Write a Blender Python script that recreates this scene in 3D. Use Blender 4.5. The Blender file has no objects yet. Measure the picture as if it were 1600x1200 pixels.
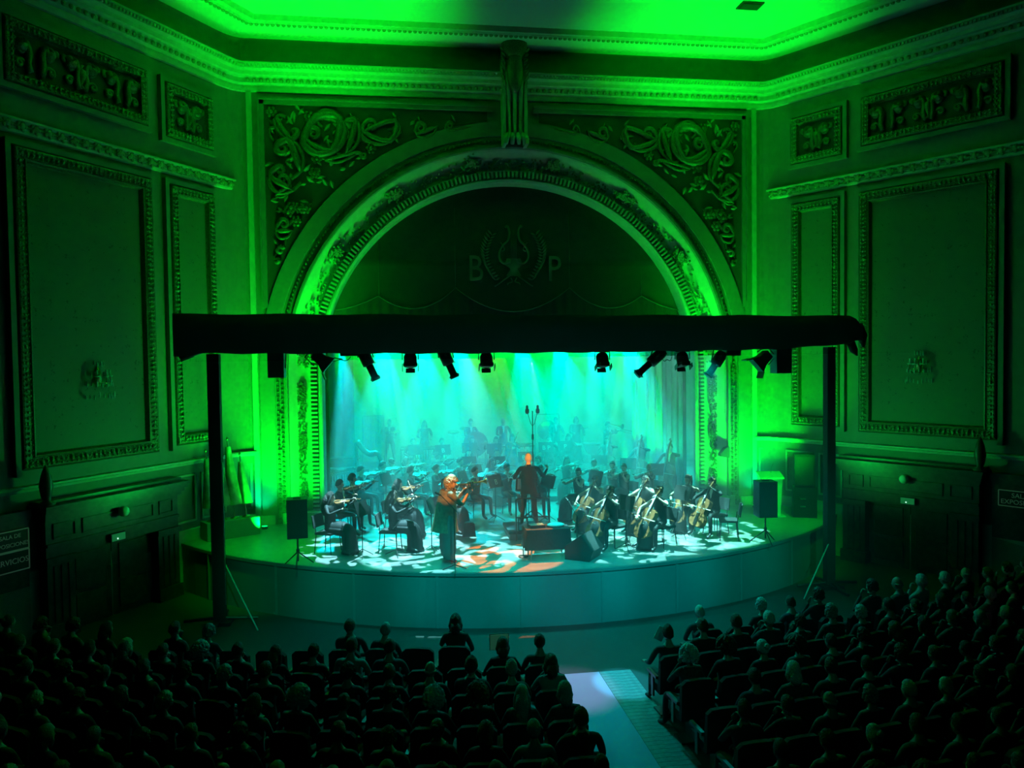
import bpy, bmesh, math, random
from math import sin, cos, pi, radians, sqrt, atan2
from mathutils import Vector, Matrix, noise
random.seed(7)
SC = bpy.context.scene
COL = SC.collection

# ------------------------------------------------------------------ camera, world, exposure
CAM_LOC = Vector((-3.27, -21.5, 4.35)); FPX = 1221.0
YAW, PITCH, ROLL = radians(8.33), radians(1.91), radians(-0.75)
FWD = Vector((sin(YAW)*cos(PITCH), cos(YAW)*cos(PITCH), -sin(PITCH)))
_R = Vector((cos(YAW), -sin(YAW), 0)); _U = _R.cross(FWD)
RGT = _R*cos(ROLL)+_U*sin(ROLL); UPV = -_R*sin(ROLL)+_U*cos(ROLL)
cd = bpy.data.cameras.new('camera'); cam = bpy.data.objects.new('camera', cd); COL.objects.link(cam)
cam.matrix_world = Matrix(((RGT.x, UPV.x, -FWD.x, CAM_LOC.x), (RGT.y, UPV.y, -FWD.y, CAM_LOC.y), (RGT.z, UPV.z, -FWD.z, CAM_LOC.z), (0, 0, 0, 1)))
cd.sensor_fit = 'HORIZONTAL'; cd.sensor_width = 36; cd.lens = FPX/1600*36; cd.clip_end = 200
SC.camera = cam
w = bpy.data.worlds.new('world'); SC.world = w; w.use_nodes = True
w.node_tree.nodes['Background'].inputs[0].default_value = (0.0, 0.25, 0.09, 1)
w.node_tree.nodes['Background'].inputs[1].default_value = 0.003
SC.view_settings.view_transform = 'Standard'; SC.view_settings.look = 'None'
SC.view_settings.exposure = 0.0; SC.view_settings.gamma = 1.0; SC.view_settings.use_curve_mapping = False
SC.cycles.max_bounces = 5; SC.cycles.diffuse_bounces = 1; SC.cycles.glossy_bounces = 2; SC.cycles.volume_bounces = 0
SC.cycles.transparent_max_bounces = 6; SC.cycles.sample_clamp_indirect = 3

def spot(loc, target, col, watts, deg=45, blend=.3, size=.08, gobo=None):
    l = bpy.data.lights.new('spot', 'SPOT'); l.energy = watts; l.color = col; l.spot_size = radians(deg); l.spot_blend = blend
    l.shadow_soft_size = size
    o = bpy.data.objects.new('stage_spot_light', l); COL.objects.link(o); o.location = loc
    d = Vector(target)-Vector(loc); o.rotation_euler = d.to_track_quat('-Z', 'Y').to_euler()
    if gobo:
        sc_, lo, hi, kind = gobo
        l.use_nodes = True; nt = l.node_tree; N = nt.nodes; L = nt.links
        em = [n for n in N if n.type == 'EMISSION'][0]
        tc = N.new('ShaderNodeTexCoord'); mp = N.new('ShaderNodeMapping'); L.new(tc.outputs['Normal'], mp.inputs[0])
        sx = N.new('ShaderNodeSeparateXYZ'); L.new(tc.outputs['Normal'], sx.inputs[0])
        dx = N.new('ShaderNodeMath'); dx.operation = 'DIVIDE'; L.new(sx.outputs[0], dx.inputs[0]); L.new(sx.outputs[2], dx.inputs[1])
        dy = N.new('ShaderNodeMath'); dy.operation = 'DIVIDE'; L.new(sx.outputs[1], dy.inputs[0]); L.new(sx.outputs[2], dy.inputs[1])
        cb = N.new('ShaderNodeCombineXYZ'); L.new(dx.outputs[0], cb.inputs[0]); L.new(dy.outputs[0], cb.inputs[1])
        if kind == 'leaf':
            wv = N.new('ShaderNodeTexNoise'); wv.inputs['Scale'].default_value = sc_; wv.inputs['Detail'].default_value = 1.0
            wv.inputs['Distortion'].default_value = 1.6
            L.new(cb.outputs[0], wv.inputs['Vector']); out = wv.outputs['Fac']
        else:
            wv = N.new('ShaderNodeTexVoronoi'); wv.inputs['Scale'].default_value = sc_; L.new(cb.outputs[0], wv.inputs['Vector']); out = wv.outputs['Color']
        rp = N.new('ShaderNodeMapRange'); rp.inputs['From Min'].default_value = lo; rp.inputs['From Max'].default_value = hi
        rp.clamp = True; L.new(out, rp.inputs['Value'])
        L.new(rp.outputs[0], em.inputs['Strength'])
    return o

def arcy0(x): return 4.85-sqrt(116.6-x*x)
G = (0.0, 1.0, 0.014); GC = (0.0, 1.0, 0.28)
BEAM = (0.0, 0.78, 0.68)
BX = [-5.24, -3.77, -2.44, -1.19, 0.91, 2.23, 3.45, 4.71]
for i, bx_ in enumerate(BX):                      # eight back lights hung upstage, aimed down and out
    spot((bx_, 5.5, 5.1), (bx_+.25, .3, 0.0), (.0, .62, .80) if i in (0, 3, 7) else BEAM, 7500, 30, .06, .04)
# green wash on the backdrop and the curtains on the right
for bx_ in (-4.5, -1.5, 1.5, 4.5):
    spot((bx_, 7.0, 6.6), (bx_, 10, 4.9), G, 2000, 110, 1, .2)
spot((5.1, 6.5, .4), (6.3, 7.9, 3.6), G, 1900, 75, .8, .1)
spot((5.0, 3.5, .15), (5.9, 4.9, 3.2), G, 1100, 70, .8, .1)
spot((4.9, 1.5, .15), (5.6, 2.5, 3.2), (0, 1, .45), 350, 70, .8, .1)
for sg in (-1, 1):                                 # added cyan fill, unseen overhead, brightening the rear haze
    spot((sg*4.4, 3.4, 5.9), (-sg*.5, 6.0, 0.4), (0, .8, .68), 3600, 80, 1, .2)
    spot((sg*4.2, 1.2, 5.9), (sg*1.0, 1.6, 0), (0, .8, .7), 2400, 80, 1, .2)
# green LED washes
for sg in (-1, 1):
    spot((sg*6.72, -1.35, .12), (sg*6.85, 0.0, 3.9), G, 2000, 74, .9, .06)         # floor units grazing the pilasters
    spot((sg*6.8, -.5, .12), (sg*6.95, -.05, 1.6), (0, 1, .35), 130, 80, 1, .06)
    spot((sg*6.0, -1.9, .25), (sg*5.85, .2, 2.6), G, 1250, 84, .8, .08)
    spot((sg*6.2, -3.0, .3), (sg*7.9, -.7, 5.0), G, 1350, 60, 1, .2)              # slanting walls near the corner
    spot((sg*5.62, -.42, 4.0), (sg*5.25, .12, 7.4), G, 420, 70, 1, .08)             # cove of the arch
    spot((sg*5.3, -3.4, 1.3), (sg*9.2, -3.1, 2.9), (0, 1, .08), 270, 84, 1, .2)
    spot((sg*4.9, -4.3, 5.5), (sg*5.0, -2.5, 12.8), G, 4300, 58, 1, .15)          # ceiling corners, from above the truss
    spot((sg*6.5, -4.0, 5.5), (sg*7.6, -.4, 11.6), G, 110, 44, 1, .2)
    spot((sg*6.0, -4.2, 5.5), (sg*9.0, -3.5, 7.4), G, 15, 110, 1, .3)
    spot((sg*6.9, -4.3, 4.5), (sg*6.5, -2.4, 0), G, 900, 50, 1, .1)                # green wash on the ends of the apron
# cold front light with leaf gobos, warm specials
for gx, tx, gc, gw, gs in ((-3.8, -3.6, (.33, .88, 1.0), 17000, 8), (-2.2, -2.3, (.27, .95, 1.0), 16000, 9), (1.55, 1.7, (.26, .95, .95), 14000, 9), (2.6, 2.9, (.27, .95, .9), 16000, 9), (3.9, 3.8, (.22, 1.0, .85), 16000, 9)):
    spot((gx, -2.9, 7.6), (tx, -3.0 if abs(gx) > 3 else (-3.3 if gx > 2 else -3.7), 0), gc, gw, 30, .15, .008, (gs, .495, .51, 'leaf'))
for gx, gw in ((-3.6, 500), (0, 1100), (3.6, 500)):
    spot((gx, -4.9, 4.25), (gx*.9, -7.2, -1.15), (.0, .72, .64), gw, 92, 1, .15)      # added teal fill that stands in for haze glow over the pit
spot((-1.6, -3.0, 7.6), (-1.0, -4.7, 0), (1.0, .20, .0), 13000, 19, .2, .01, (7, .47, .49, 'leaf'))
spot((-3.3, -20.0, 9.0), (-2.27, -4.7, 1.5), (1.0, .32, .03), 22000, 2.5, .6, .02)
spot((-3.1, -20.0, 9.0), (-.13, -2.7, 1.88), (1.0, .28, .01), 50000, 1.0, .5, .02)
for fx, fc, fw__ in ((-5.6, (0, .8, .25), 3000), (-3.9, (0, .85, .6), 5000), (-1.9, (0, .8, .72), 7500), (.2, (0, .8, .8), 8500), (2.2, (0, .8, .75), 7500), (4.2, (0, .85, .6), 5000), (5.9, (0, .8, .25), 3000)):
    spot((fx*.7, -19.6, 9.8), (fx, arcy0(fx)+.25, -.25), fc, fw__*1.3, 12, 1, .1)      # added wash, unseen, to brighten the front of the stage
spot((-.4, -4.88, 4.3), (-.5, -8.9, -1.15), (.62, .42, 1.0), 1100, 15, .7, .03)  # added unseen pair under the truss, replacing rear light on the aisle
spot((.35, -4.88, 4.3), (.42, -8.9, -1.15), (.05, .75, 1.0), 2600, 10, .5, .03)
spot((0, -20.5, 8.5), (0, -5, 2), (.0, 1.0, .5), 170, 62, 1, .5)               # added weak fill, unseen above the balcony

# ------------------------------------------------------------------ picking helpers (points on real surfaces)
A_ = radians(31.6); HW = 7.406; SA, CA = sin(A_), cos(A_)
def ray(px, py): return FWD+RGT*((px-800)/FPX)-UPV*((py-600)/FPX)
def at(px, py, z):
    d = ray(px, py); return CAM_LOC+d*((z-CAM_LOC.z)/d.z)
def aty(px, py, y):
    d = ray(px, py); return CAM_LOC+d*((y-CAM_LOC.y)/d.y)
def wl(sg, s, z, off=0.0):           # point on the slanting side wall: s along it, off towards the room
    return Vector((sg*(HW+s*SA-off*CA), -s*CA-off*SA, z))
def atw(sg, px, py):
    n = Vector((sg*CA, SA, 0)); d = ray(px, py); P = CAM_LOC+d*((Vector((sg*HW, 0, 0))-CAM_LOC).dot(n)/d.dot(n))
    return -P.y/CA, P.z

# ------------------------------------------------------------------ materials
MATS = {}
def mat(name, col, rough=.6, metal=0., bump=0., bscale=20., var=0., spec=None, emit=None, sheen=0.):
    if name in MATS: return MATS[name]
    m = bpy.data.materials.new(name); m.use_nodes = True; nt = m.node_tree; N = nt.nodes; L = nt.links
    b = N['Principled BSDF']; b.inputs['Base Color'].default_value = (*col, 1); b.inputs['Roughness'].default_value = rough
    b.inputs['Metallic'].default_value = metal
    if spec is not None: b.inputs['Specular IOR Level'].default_value = spec
    if emit: b.inputs['Emission Color'].default_value = (*emit[0], 1); b.inputs['Emission Strength'].default_value = emit[1]
    if bump or var:
        tc = N.new('ShaderNodeTexCoord'); nz = N.new('ShaderNodeTexNoise'); nz.inputs['Scale'].default_value = bscale
        nz.inputs['Detail'].default_value = 4; L.new(tc.outputs['Object'], nz.inputs['Vector'])
        if bump:
            bp = N.new('ShaderNodeBump'); bp.inputs['Strength'].default_value = bump; bp.inputs['Distance'].default_value = .03
            L.new(nz.outputs['Fac'], bp.inputs['Height']); L.new(bp.outputs[0], b.inputs['Normal'])
        if var:
            mx = N.new('ShaderNodeMixRGB'); mx.blend_type = 'MULTIPLY'; mx.inputs[0].default_value = var
            mx.inputs[1].default_value = (*col, 1); rp = N.new('ShaderNodeValToRGB')
            rp.color_ramp.elements[0].position = .35; rp.color_ramp.elements[1].position = .65
            L.new(nz.outputs['Fac'], rp.inputs[0]); L.new(rp.outputs[0], mx.inputs[2]); L.new(mx.outputs[0], b.inputs['Base Color'])
    MATS[name] = m; return m
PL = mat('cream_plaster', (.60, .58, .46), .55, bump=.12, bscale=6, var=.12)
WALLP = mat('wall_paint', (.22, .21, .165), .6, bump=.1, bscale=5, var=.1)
CEILP = mat('ceiling_paint', (.75, .74, .66), .6)
PLD = mat('shadowed_moulding_paint', (.42, .40, .30), .45)
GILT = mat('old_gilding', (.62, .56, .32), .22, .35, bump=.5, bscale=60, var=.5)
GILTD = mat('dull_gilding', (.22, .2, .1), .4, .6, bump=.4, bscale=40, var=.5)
BACK = mat('dark_red_ground', (.09, .055, .04), .7)
WOOD = mat('dark_oak', (.10, .075, .05), .35, bump=.15, bscale=8, var=.5)
BLK = mat('black_cloth', (.02, .026, .026), .85, bump=.3, bscale=14)
TRC = mat('truss_cloth', (.10, .13, .115), .9, bump=.4, bscale=6)
BLKM = mat('black_metal', (.018, .02, .02), .38, .2)
BLKP = mat('black_plastic', (.025, .027, .028), .45)
STEEL = mat('steel', (.55, .56, .56), .3, .9)
CHROME = mat('chrome', (.75, .75, .75), .15, 1)
VALV = mat('dark_green_velvet', (.016, .034, .02), .8, bump=.2, bscale=9, var=.3)
GOLDTH = mat('gold_thread', (.13, .16, .10), .6)
STAGEF = mat('stage_boards', (.24, .24, .23), .3, bump=.05, bscale=5, var=.25)
DARKP = mat('dark_painted_board', (.10, .16, .165), .6, bump=.1, bscale=3)
CARPET = mat('mauve_carpet', (.55, .42, .62), .9, bump=.3, bscale=90)
PLANK = mat('aisle_boards', (.22, .24, .24), .5, bump=.1, bscale=12, var=.3)
FLOORD = mat('dark_hall_floor', (.035, .035, .03), .7)
SKIN = mat('skin', (.62, .42, .33), .5)
SKIN2 = mat('skin_tanned', (.48, .31, .23), .5)
EYE = mat('eye', (.03, .02, .02), .3)
LIP = mat('lips', (.45, .18, .16), .5)
SUIT = mat('black_suit', (.013, .014, .015), .7)
SUIT2 = mat('charcoal_suit', (.05, .055, .055), .7)
SHIRT = mat('white_shirt', (.75, .75, .73), .6)
HAIRS = {'black': mat('black_hair', (.02, .016, .014), .5, bump=.8, bscale=70), 'brown': mat('brown_hair', (.07, .045, .028), .5, bump=.8, bscale=70),
         'grey': mat('grey_hair', (.38, .38, .38), .5, bump=.8, bscale=70), 'fair': mat('fair_hair', (.42, .3, .14), .5, bump=.8, bscale=70),
         'white': mat('white_hair', (.75, .75, .73), .5, bump=.8, bscale=70)}
VARN = mat('violin_varnish', (.36, .13, .05), .22, bump=.1, bscale=20, var=.3)
EBONY = mat('ebony', (.015, .013, .012), .3)
BRASS = mat('brass', (.72, .52, .2), .2, 1)
SILVER = mat('silver_plate', (.8, .8, .78), .18, 1)
PAPER = mat('sheet_music', (.8, .8, .78), .7)
SEATC = mat('theatre_seat_velvet', (.035, .02, .022), .8, bump=.2, bscale=30)
def damask():
    m = mat('damask_fabric', (.20, .20, .12), .6); nt = m.node_tree; N = nt.nodes; L = nt.links; b = N['Principled BSDF']
    tc = N.new('ShaderNodeTexCoord'); mp = N.new('ShaderNodeMapping'); mp.inputs['Scale'].default_value = (1, 1, 1); L.new(tc.outputs['Object'], mp.inputs[0])
    vo = N.new('ShaderNodeTexVoronoi'); vo.feature = 'SMOOTH_F1'; vo.inputs['Scale'].default_value = 5.5; vo.inputs['Randomness'].default_value = .35
    L.new(mp.outputs[0], vo.inputs['Vector'])
    nz = N.new('ShaderNodeTexNoise'); nz.inputs['Scale'].default_value = 22; nz.inputs['Detail'].default_value = 3; L.new(mp.outputs[0], nz.inputs['Vector'])
    ad = N.new('ShaderNodeMath'); ad.operation = 'ADD'; L.new(vo.outputs['Distance'], ad.inputs[0]); L.new(nz.outputs['Fac'], ad.inputs[1])
    rp = N.new('ShaderNodeValToRGB'); rp.color_ramp.elements[0].position = .66; rp.color_ramp.elements[1].position = .78
    rp.color_ramp.elements[0].color = (.035, .05, .025, 1); rp.color_ramp.elements[1].color = (.14, .15, .09, 1)
    L.new(ad.outputs[0], rp.inputs[0]); L.new(rp.outputs[0], b.inputs['Base Color']); return m
DAM = damask()

# ------------------------------------------------------------------ mesh building
class MB:
    def __init__(s): s.v = []; s.f = []; s.m = []; s.sm = []
    def add(s, vs, fs, mi=0, smooth=False):
        o = len(s.v); s.v += [Vector(p) for p in vs]
        for f in fs: s.f.append([i+o for i in f]); s.m.append(mi); s.sm.append(smooth)
        return s
    def box(s, c, d, M=None, mi=0):
        c = Vector(c); x, y, z = d[0]/2, d[1]/2, d[2]/2
        vs = [Vector((a*x, b*y, e*z)) for a in (-1, 1) for b in (-1, 1) for e in (-1, 1)]
        vs = [c+((M @ p) if M else p) for p in vs]
        return s.add(vs, [(0, 1, 3, 2), (4, 6, 7, 5), (0, 4, 5, 1), (2, 3, 7, 6), (0, 2, 6, 4), (1, 5, 7, 3)], mi)
    def tube(s, pts, r, n=8, mi=0, cap=True, flat=None, smooth=True):
        pts = [Vector(p) for p in pts]; k = len(pts)
        if not hasattr(r, '__len__'): r = [r]*k
        vs = []; up = None
        for i, p in enumerate(pts):
            t = (pts[min(i+1, k-1)]-pts[max(i-1, 0)])
            t = t.normalized() if t.length > 1e-9 else Vector((0, 0, 1))
            if flat is not None: up = Vector(flat)
            elif up is None: up = Vector((0, 0, 1)) if abs(t.z) < .9 else Vector((1, 0, 0))
            a = t.cross(up)
            a = a.normalized() if a.length > 1e-6 else t.orthogonal().normalized()
            b = a.cross(t); up = b
            for j in range(n):
                th = 2*pi*j/n; vs.append(p+(a*cos(th)+b*sin(th))*r[i])
        fs = [(i*n+j, i*n+(j+1) % n, (i+1)*n+(j+1) % n, (i+1)*n+j) for i in range(k-1) for j in range(n)]
        if cap: fs += [tuple(range(n))[::-1], tuple((k-1)*n+j for j in range(n))]
        return s.add(vs, fs, mi, smooth)
    def cyl(s, a, b, r, n=12, mi=0, r2=None): return s.tube([a, b], [r, r if r2 is None else r2], n, mi, smooth=False)
    def lathe(s, prof, o=(0, 0, 0), M=None, n=16, mi=0, smooth=True):
        o = Vector(o); vs = []
        for (r, z) in prof:
            for j in range(n):
                p = Vector((r*cos(2*pi*j/n), r*sin(2*pi*j/n), z)); vs.append(o+((M @ p) if M else p))
        k = len(prof); fs = [(i*n+j, i*n+(j+1) % n, (i+1)*n+(j+1) % n, (i+1)*n+j) for i in range(k-1) for j in range(n)]
        fs += [tuple(range(n))[::-1], tuple((k-1)*n+j for j in range(n))]
        return s.add(vs, fs, mi, smooth)
    def ell(s, c, r, M=None, nu=10, nv=7, mi=0):
        c = Vector(c); vs = []
        for i in range(nv+1):
            ph = pi*i/nv
            for j in range(nu):
                th = 2*pi*j/nu; p = Vector((r[0]*sin(ph)*cos(th), r[1]*sin(ph)*sin(th), r[2]*cos(ph))); vs.append(c+((M @ p) if M else p))
        fs = [(i*nu+j, (i+1)*nu+j, (i+1)*nu+(j+1) % nu, i*nu+(j+1) % nu) for i in range(nv) for j in range(nu)]
        return s.add(vs, fs, mi, True)
    def prism(s, poly, y0, y1, mapf=None, mi=0, smooth=False):   # poly in (x,z), extruded along y
        n = len(poly); vs = [Vector((x, y0, z)) for x, z in poly]+[Vector((x, y1, z)) for x, z in poly]
        if mapf: vs = [mapf(p) for p in vs]
        fs = [tuple(range(n)), tuple(range(2*n-1, n-1, -1))]+[(i, i+n, (i+1) % n+n, (i+1) % n) for i in range(n)]
        return s.add(vs, fs, mi, smooth)
    def sweep(s, frames, mi=0, closed=False, smooth=False, caps=True):  # frames: list of profile point lists
        k = len(frames); n = len(frames[0]); vs = [p for fr in frames for p in fr]
        fs = []
        for i in range(k if closed else k-1):
            for j in range(n-1):
                a, b = i*n, ((i+1) % k)*n; fs.append((a+j, a+j+1, b+j+1, b+j))
        return s.add(vs, fs, mi, smooth)
    def mesh(s, name, mats):
        me = bpy.data.meshes.new(name); me.from_pydata([tuple(p) for p in s.v], [], s.f)
        for m in (mats if isinstance(mats, (list, tuple)) else [mats]): me.materials.append(m)
        me.polygons.foreach_set('material_index', s.m); me.polygons.foreach_set('use_smooth', s.sm)
        bm = bmesh.new(); bm.from_mesh(me); bmesh.ops.recalc_face_normals(bm, faces=bm.faces); bm.to_mesh(me); bm.free()
        me.update(); return me
def link(name, me, parent=None, loc=None, rz=None, **pr):
    o = bpy.data.objects.new(name, me); COL.objects.link(o)
    if parent: o.parent = parent
    if loc is not None: o.location = loc
    if rz is not None: o.rotation_euler = (0, 0, rz)
    for k, v in pr.items(): o[k] = v
    return o
def part(name, mb, mats, parent=None, **pr): return link(name, mb.mesh(name, mats), parent, **pr)
def root(name, label, cat, loc=(0, 0, 0), rz=0, group=None):
    o = link(name, None, None, loc, rz, label=label, category=cat)
    if group: o['group'] = group
    return o
def top(name, mb, mats, label, cat, group=None, kind=None, loc=None, rz=None):
    o = link(name, mb.mesh(name, mats), None, loc, rz, label=label, category=cat)
    if group: o['group'] = group
    if kind: o['kind'] = kind
    return o
def struct(name, mb, mats, label=None, parent=None):
    o = part(name, mb, mats, parent)
    if parent is None:
        o['kind'] = 'structure'
        if label: o['label'] = label
    return o
def dup(o, parent=None):
    c = o.copy(); COL.objects.link(c)
    if parent: c.parent = parent
    for ch in list(o.children): dup(ch, c)
    return c
def place(o, loc, rz, label=None, group=None, sc=None):
    o.location = loc; o.rotation_euler = (0, 0, rz)
    if label: o['label'] = label
    if group: o['group'] = group
    if sc: o.scale = (sc, sc, sc)
    return o
def seg(a, b, n): return [a+(b-a)*i/n for i in range(n+1)]
def catmull(P, n=8):
    P = [Vector(p) for p in P]; out = []
    for i in range(len(P)-1):
        a, b, c, d = P[max(i-1, 0)], P[i], P[i+1], P[min(i+2, len(P)-1)]
        for k in range(n):
            t = k/n; out.append(.5*((2*b)+(c-a)*t+(2*a-5*b+4*c-d)*t*t+(3*b-a-3*c+d)*t**3))
    return out+[P[-1]]
def text_mesh(body, size, ext=.01, m=None, font_x=1.0):
    cu = bpy.data.curves.new('lettering', 'FONT'); cu.body = body; cu.size = size; cu.extrude = ext; cu.align_x = 'CENTER'; cu.align_y = 'CENTER'
    cu.resolution_u = 3
    o = bpy.data.objects.new('tmp', cu); COL.objects.link(o); dg = bpy.context.evaluated_depsgraph_get(); dg.update()
    me = bpy.data.meshes.new_from_object(o.evaluated_get(dg)); bpy.data.objects.remove(o)
    me.materials.clear(); me.materials.append(m)
    return me

# =================================================================== STRUCTURE
ZF = -1.15                                   # stalls floor; the stage floor is z = 0
CEZ = 12.8
struct('floor', MB().box((0, -6, ZF-.1), (34, 34, .2)), FLOORD, 'dark floor of the stalls')
cb = MB().box((-.55, -12.55, ZF+.006), (1.32, 8.3, .012)); struct('carpet_runner', cb, CARPET, 'mauve carpet runner down the centre aisle')  # cut short at the stage edge's shadow line, so its end shapes that shade
# boards right of the carpet, cut at the same shadow line
bd = link('floor_boards', None, kind='structure', label='pale boards along the right edge of the aisle')
pm = MB().box((0, 0, 0), (.56, .108, .012)).mesh('board', PLANK)
for i in range(70): link('board', pm, bd, (.395, -8.46-.115*i, ZF+.007))
# ceiling with a raised frame
c = MB(); c.box((0, -8, CEZ+.1), (30, 18, .2)); ceil = struct('ceiling', c, CEILP, 'pale plaster ceiling')
def inner_loop(d):                            # outline parallel to the room, d metres in from the walls
    return [Vector((-(HW+12*SA)+d/CA*1.0, -12*CA, 0)), Vector((-HW+d*math.tan((pi/2-A_)/2)*0-d*(1-SA)/CA, -d, 0)), Vector((HW+d*(1-SA)/CA*1.0-2*d*(1-SA)/CA*1.0, -d, 0)), Vector((HW+12*SA-d/CA, -12*CA, 0))]
def sweep_path(path, prof, mirror_in=True):   # prof: (offset to the room, z)
    fr = []
    for i, p in enumerate(path):
        a = path[max(i-1, 0)]; b = path[min(i+1, len(path)-1)]
        def nrm(u, v):
            t = (v-u); t.z = 0; t.normalize(); return Vector((t.y, -t.x, 0))
        if i in (0, len(path)-1): n = nrm(a, b); k = 1
        else:
            n1, n2 = nrm(a, p), nrm(p, b); n = (n1+n2).normalized(); k = 1/max(.3, n.dot(n1))
        fr.append([Vector((p.x, p.y, 0))+n*(o*k)+Vector((0, 0, z)) for o, z in prof])
    return fr
CORN = 7
def room_path(end=11.0, corner=.55):
    pts = [wl(-1, end, 0)]
    a, b = wl(-1, corner, 0), Vector((-HW+corner*.6, 0, 0)); k = Vector((-HW, 0, 0))
    for i in range(CORN): t = i/(CORN-1); pts.append(a*(1-t)**2+k*2*t*(1-t)+b*t*t)
    pts += [Vector((-p.x, p.y, 0)) for p in reversed(pts)]
    return pts
RP = room_path()
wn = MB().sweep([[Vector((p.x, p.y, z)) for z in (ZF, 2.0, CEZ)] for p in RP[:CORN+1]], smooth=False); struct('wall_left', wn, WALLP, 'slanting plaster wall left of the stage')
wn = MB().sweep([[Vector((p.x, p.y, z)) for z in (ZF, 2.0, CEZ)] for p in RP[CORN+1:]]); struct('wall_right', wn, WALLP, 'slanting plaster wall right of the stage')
# side closing walls far out and hall rear
struct('wall_rear', MB().box((0, -24.5, 5), (34, .2, 16)), PL, 'plaster wall behind the balcony')
# front wall with the arch hole
AZ, AR, AO = 3.95, 5.28, 6.90
def arch_pts(r, n=48, z0=0.0):
    P = [(-r, z0)]+[(-r, z0+(AZ-z0)*i/4) for i in range(1, 4)]
    P += [(-r*cos(pi*i/n), AZ+r*sin(pi*i/n)) for i in range(n+1)]
    P += [(r, z0+(AZ-z0)*i/4) for i in range(3, 0, -1)]+[(r, z0)]
    return P
fw_ = MB()
xs = [-HW+.33]+[-AO*cos(pi*i/48) for i in range(49)]+[HW-.33]
for i in range(len(xs)-1):
    a, b = xs[i], xs[i+1]
    za = ZF if i == 0 or i == len(xs)-2 else AZ+sqrt(max(0, AO**2-a*a)); zb = ZF if i in (0, len(xs)-2) else AZ+sqrt(max(0, AO**2-b*b))
    fw_.add([(a, 0, za), (b, 0, zb), (b, 0, CEZ), (a, 0, CEZ)], [(0, 1, 2, 3)])
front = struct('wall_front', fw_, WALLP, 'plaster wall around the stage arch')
def arch_sweep(prof, n=64):                   # prof list of (r, y)
    P = [arch_pts(r, n) for r, y in prof]
    return [[Vector((P[k][i][0], prof[k][1], P[k][i][1])) for k in range(len(prof))] for i in range(len(P[0]))]
arch = link('stage_arch', None, kind='structure', label='moulded round arch framing the stage')
part('outer_band', MB().sweep(arch_sweep([(AO, 0), (6.88, -.07), (6.50, -.07), (6.49, -.03), (6.24, -.03), (6.22, -.13), (6.16, -.13), (6.15, -.02)])), WALLP, arch)
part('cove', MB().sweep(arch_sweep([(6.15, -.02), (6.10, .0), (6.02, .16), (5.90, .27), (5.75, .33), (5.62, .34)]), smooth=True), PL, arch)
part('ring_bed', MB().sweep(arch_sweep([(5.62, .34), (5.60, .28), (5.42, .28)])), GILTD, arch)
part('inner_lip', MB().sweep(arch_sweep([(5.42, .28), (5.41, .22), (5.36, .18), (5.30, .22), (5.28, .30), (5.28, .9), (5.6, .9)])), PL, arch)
# fluted ring of little tongues: a stuff part
fl = MB(); P = arch_pts(5.51, 150); acc = 0
L_ = []
for i in range(len(P)-1):
    a, b = Vector((P[i][0], 0, P[i][1])), Vector((P[i+1][0], 0, P[i+1][1])); L_.append((a, b, (b-a).length))
tot = sum(l for _, _, l in L_); N_ = int(tot/.115); ci = 0; cacc = 0
for k in range(N_):
    d = (k+.5)*tot/N_
    while cacc+L_[ci][2] < d: cacc += L_[ci][2]; ci += 1
    a, b, l = L_[ci]; p = a+(b-a)*((d-cacc)/l); t = (b-a).normalized(); n = Vector((t.z, 0, -t.x))
    M = Matrix((t, Vector((0, 1, 0)), n)).transposed()
    fl.box(p+Vector((0, .21, 0)), (.05, .16, .17), M)
o = part('tongue_ring', fl, PL, arch); o['kind'] = 'stuff'
# dotted strip between the outer bands
dt = MB(); P = arch_pts(6.37, 90)
for i in range(1, len(P)-1):
    if P[i][1] < .1: continue
    for k in range(2 if P[i][1] > AZ else 1):
        q = Vector((P[i][0], -.05, P[i][1])); q2 = Vector((P[i+1][0], -.05, P[i+1][1])); dt.ell(q.lerp(q2, k/2), (.045, .03, .045), nu=6, nv=4)
for sg in (-1, 1):
    for i in range(60):
        z = .15+i*.065; dt.ell((sg*(6.37+.055*(-1)**i), -.05, z), (.05, .035, .03), nu=5, nv=4); dt.ell((sg*(6.37-.05*(-1)**i), -.045, z+.02), (.03, .03, .02), nu=5, nv=4)
o = part('beaded_strip', dt, GILTD, arch); o['kind'] = 'stuff'

# ---------- carved relief helpers
def volute(cx, cy, r, ang, d=1, turns=1.4, n=22):   # spiral from the centre ending at radius r, polar angle ang (deg)
    out = []
    for i in range(n+1):
        t = i/n; a = radians(ang)-d*(1-t)*turns*2*pi; rr = r*(.12+.88*t); out.append((cx+rr*cos(a), cy+rr*sin(a)))
    return out
def scroll_mb(mb, pts2, mapf, r0, r1, rend=None, n=7, off=.02, mi=0):
    k = len(pts2); P = [mapf(u, v, off) for u, v in pts2]
    R_ = [r0+(r1-r0)*sin(pi*min(1, i/(k-1)*1.0)*.5) if rend is None else (r0+(r1-r0)*min(1, 2*i/(k-1)) if i < k/2 else rend+(r1-rend)*(2-2*i/(k-1))) for i in range(k)]
    mb.tube(P, [r*1.5 for r in R_], n, mi)
leaf_me = None
def leaf_mesh():
    mb = MB(); pr = [(0, .02), (.15, .16), (.4, .26), (.7, .2), (1, 0)]
    vs = []
    for u, h in pr: vs += [(-h, 0, u), (0, .10+.1*sin(pi*u), u), (h, 0, u)]
    fs = []
    for i in range(4): fs += [(3*i, 3*i+1, 3*i+4, 3*i+3), (3*i+1, 3*i+2, 3*i+5, 3*i+4)]
    fs += [(0, 3, 6, 9, 12), (2, 14, 11, 8, 5)]
    mb.add(vs, fs, 0, True)
    return mb.mesh('acanthus_leaf', GILT)
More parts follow.
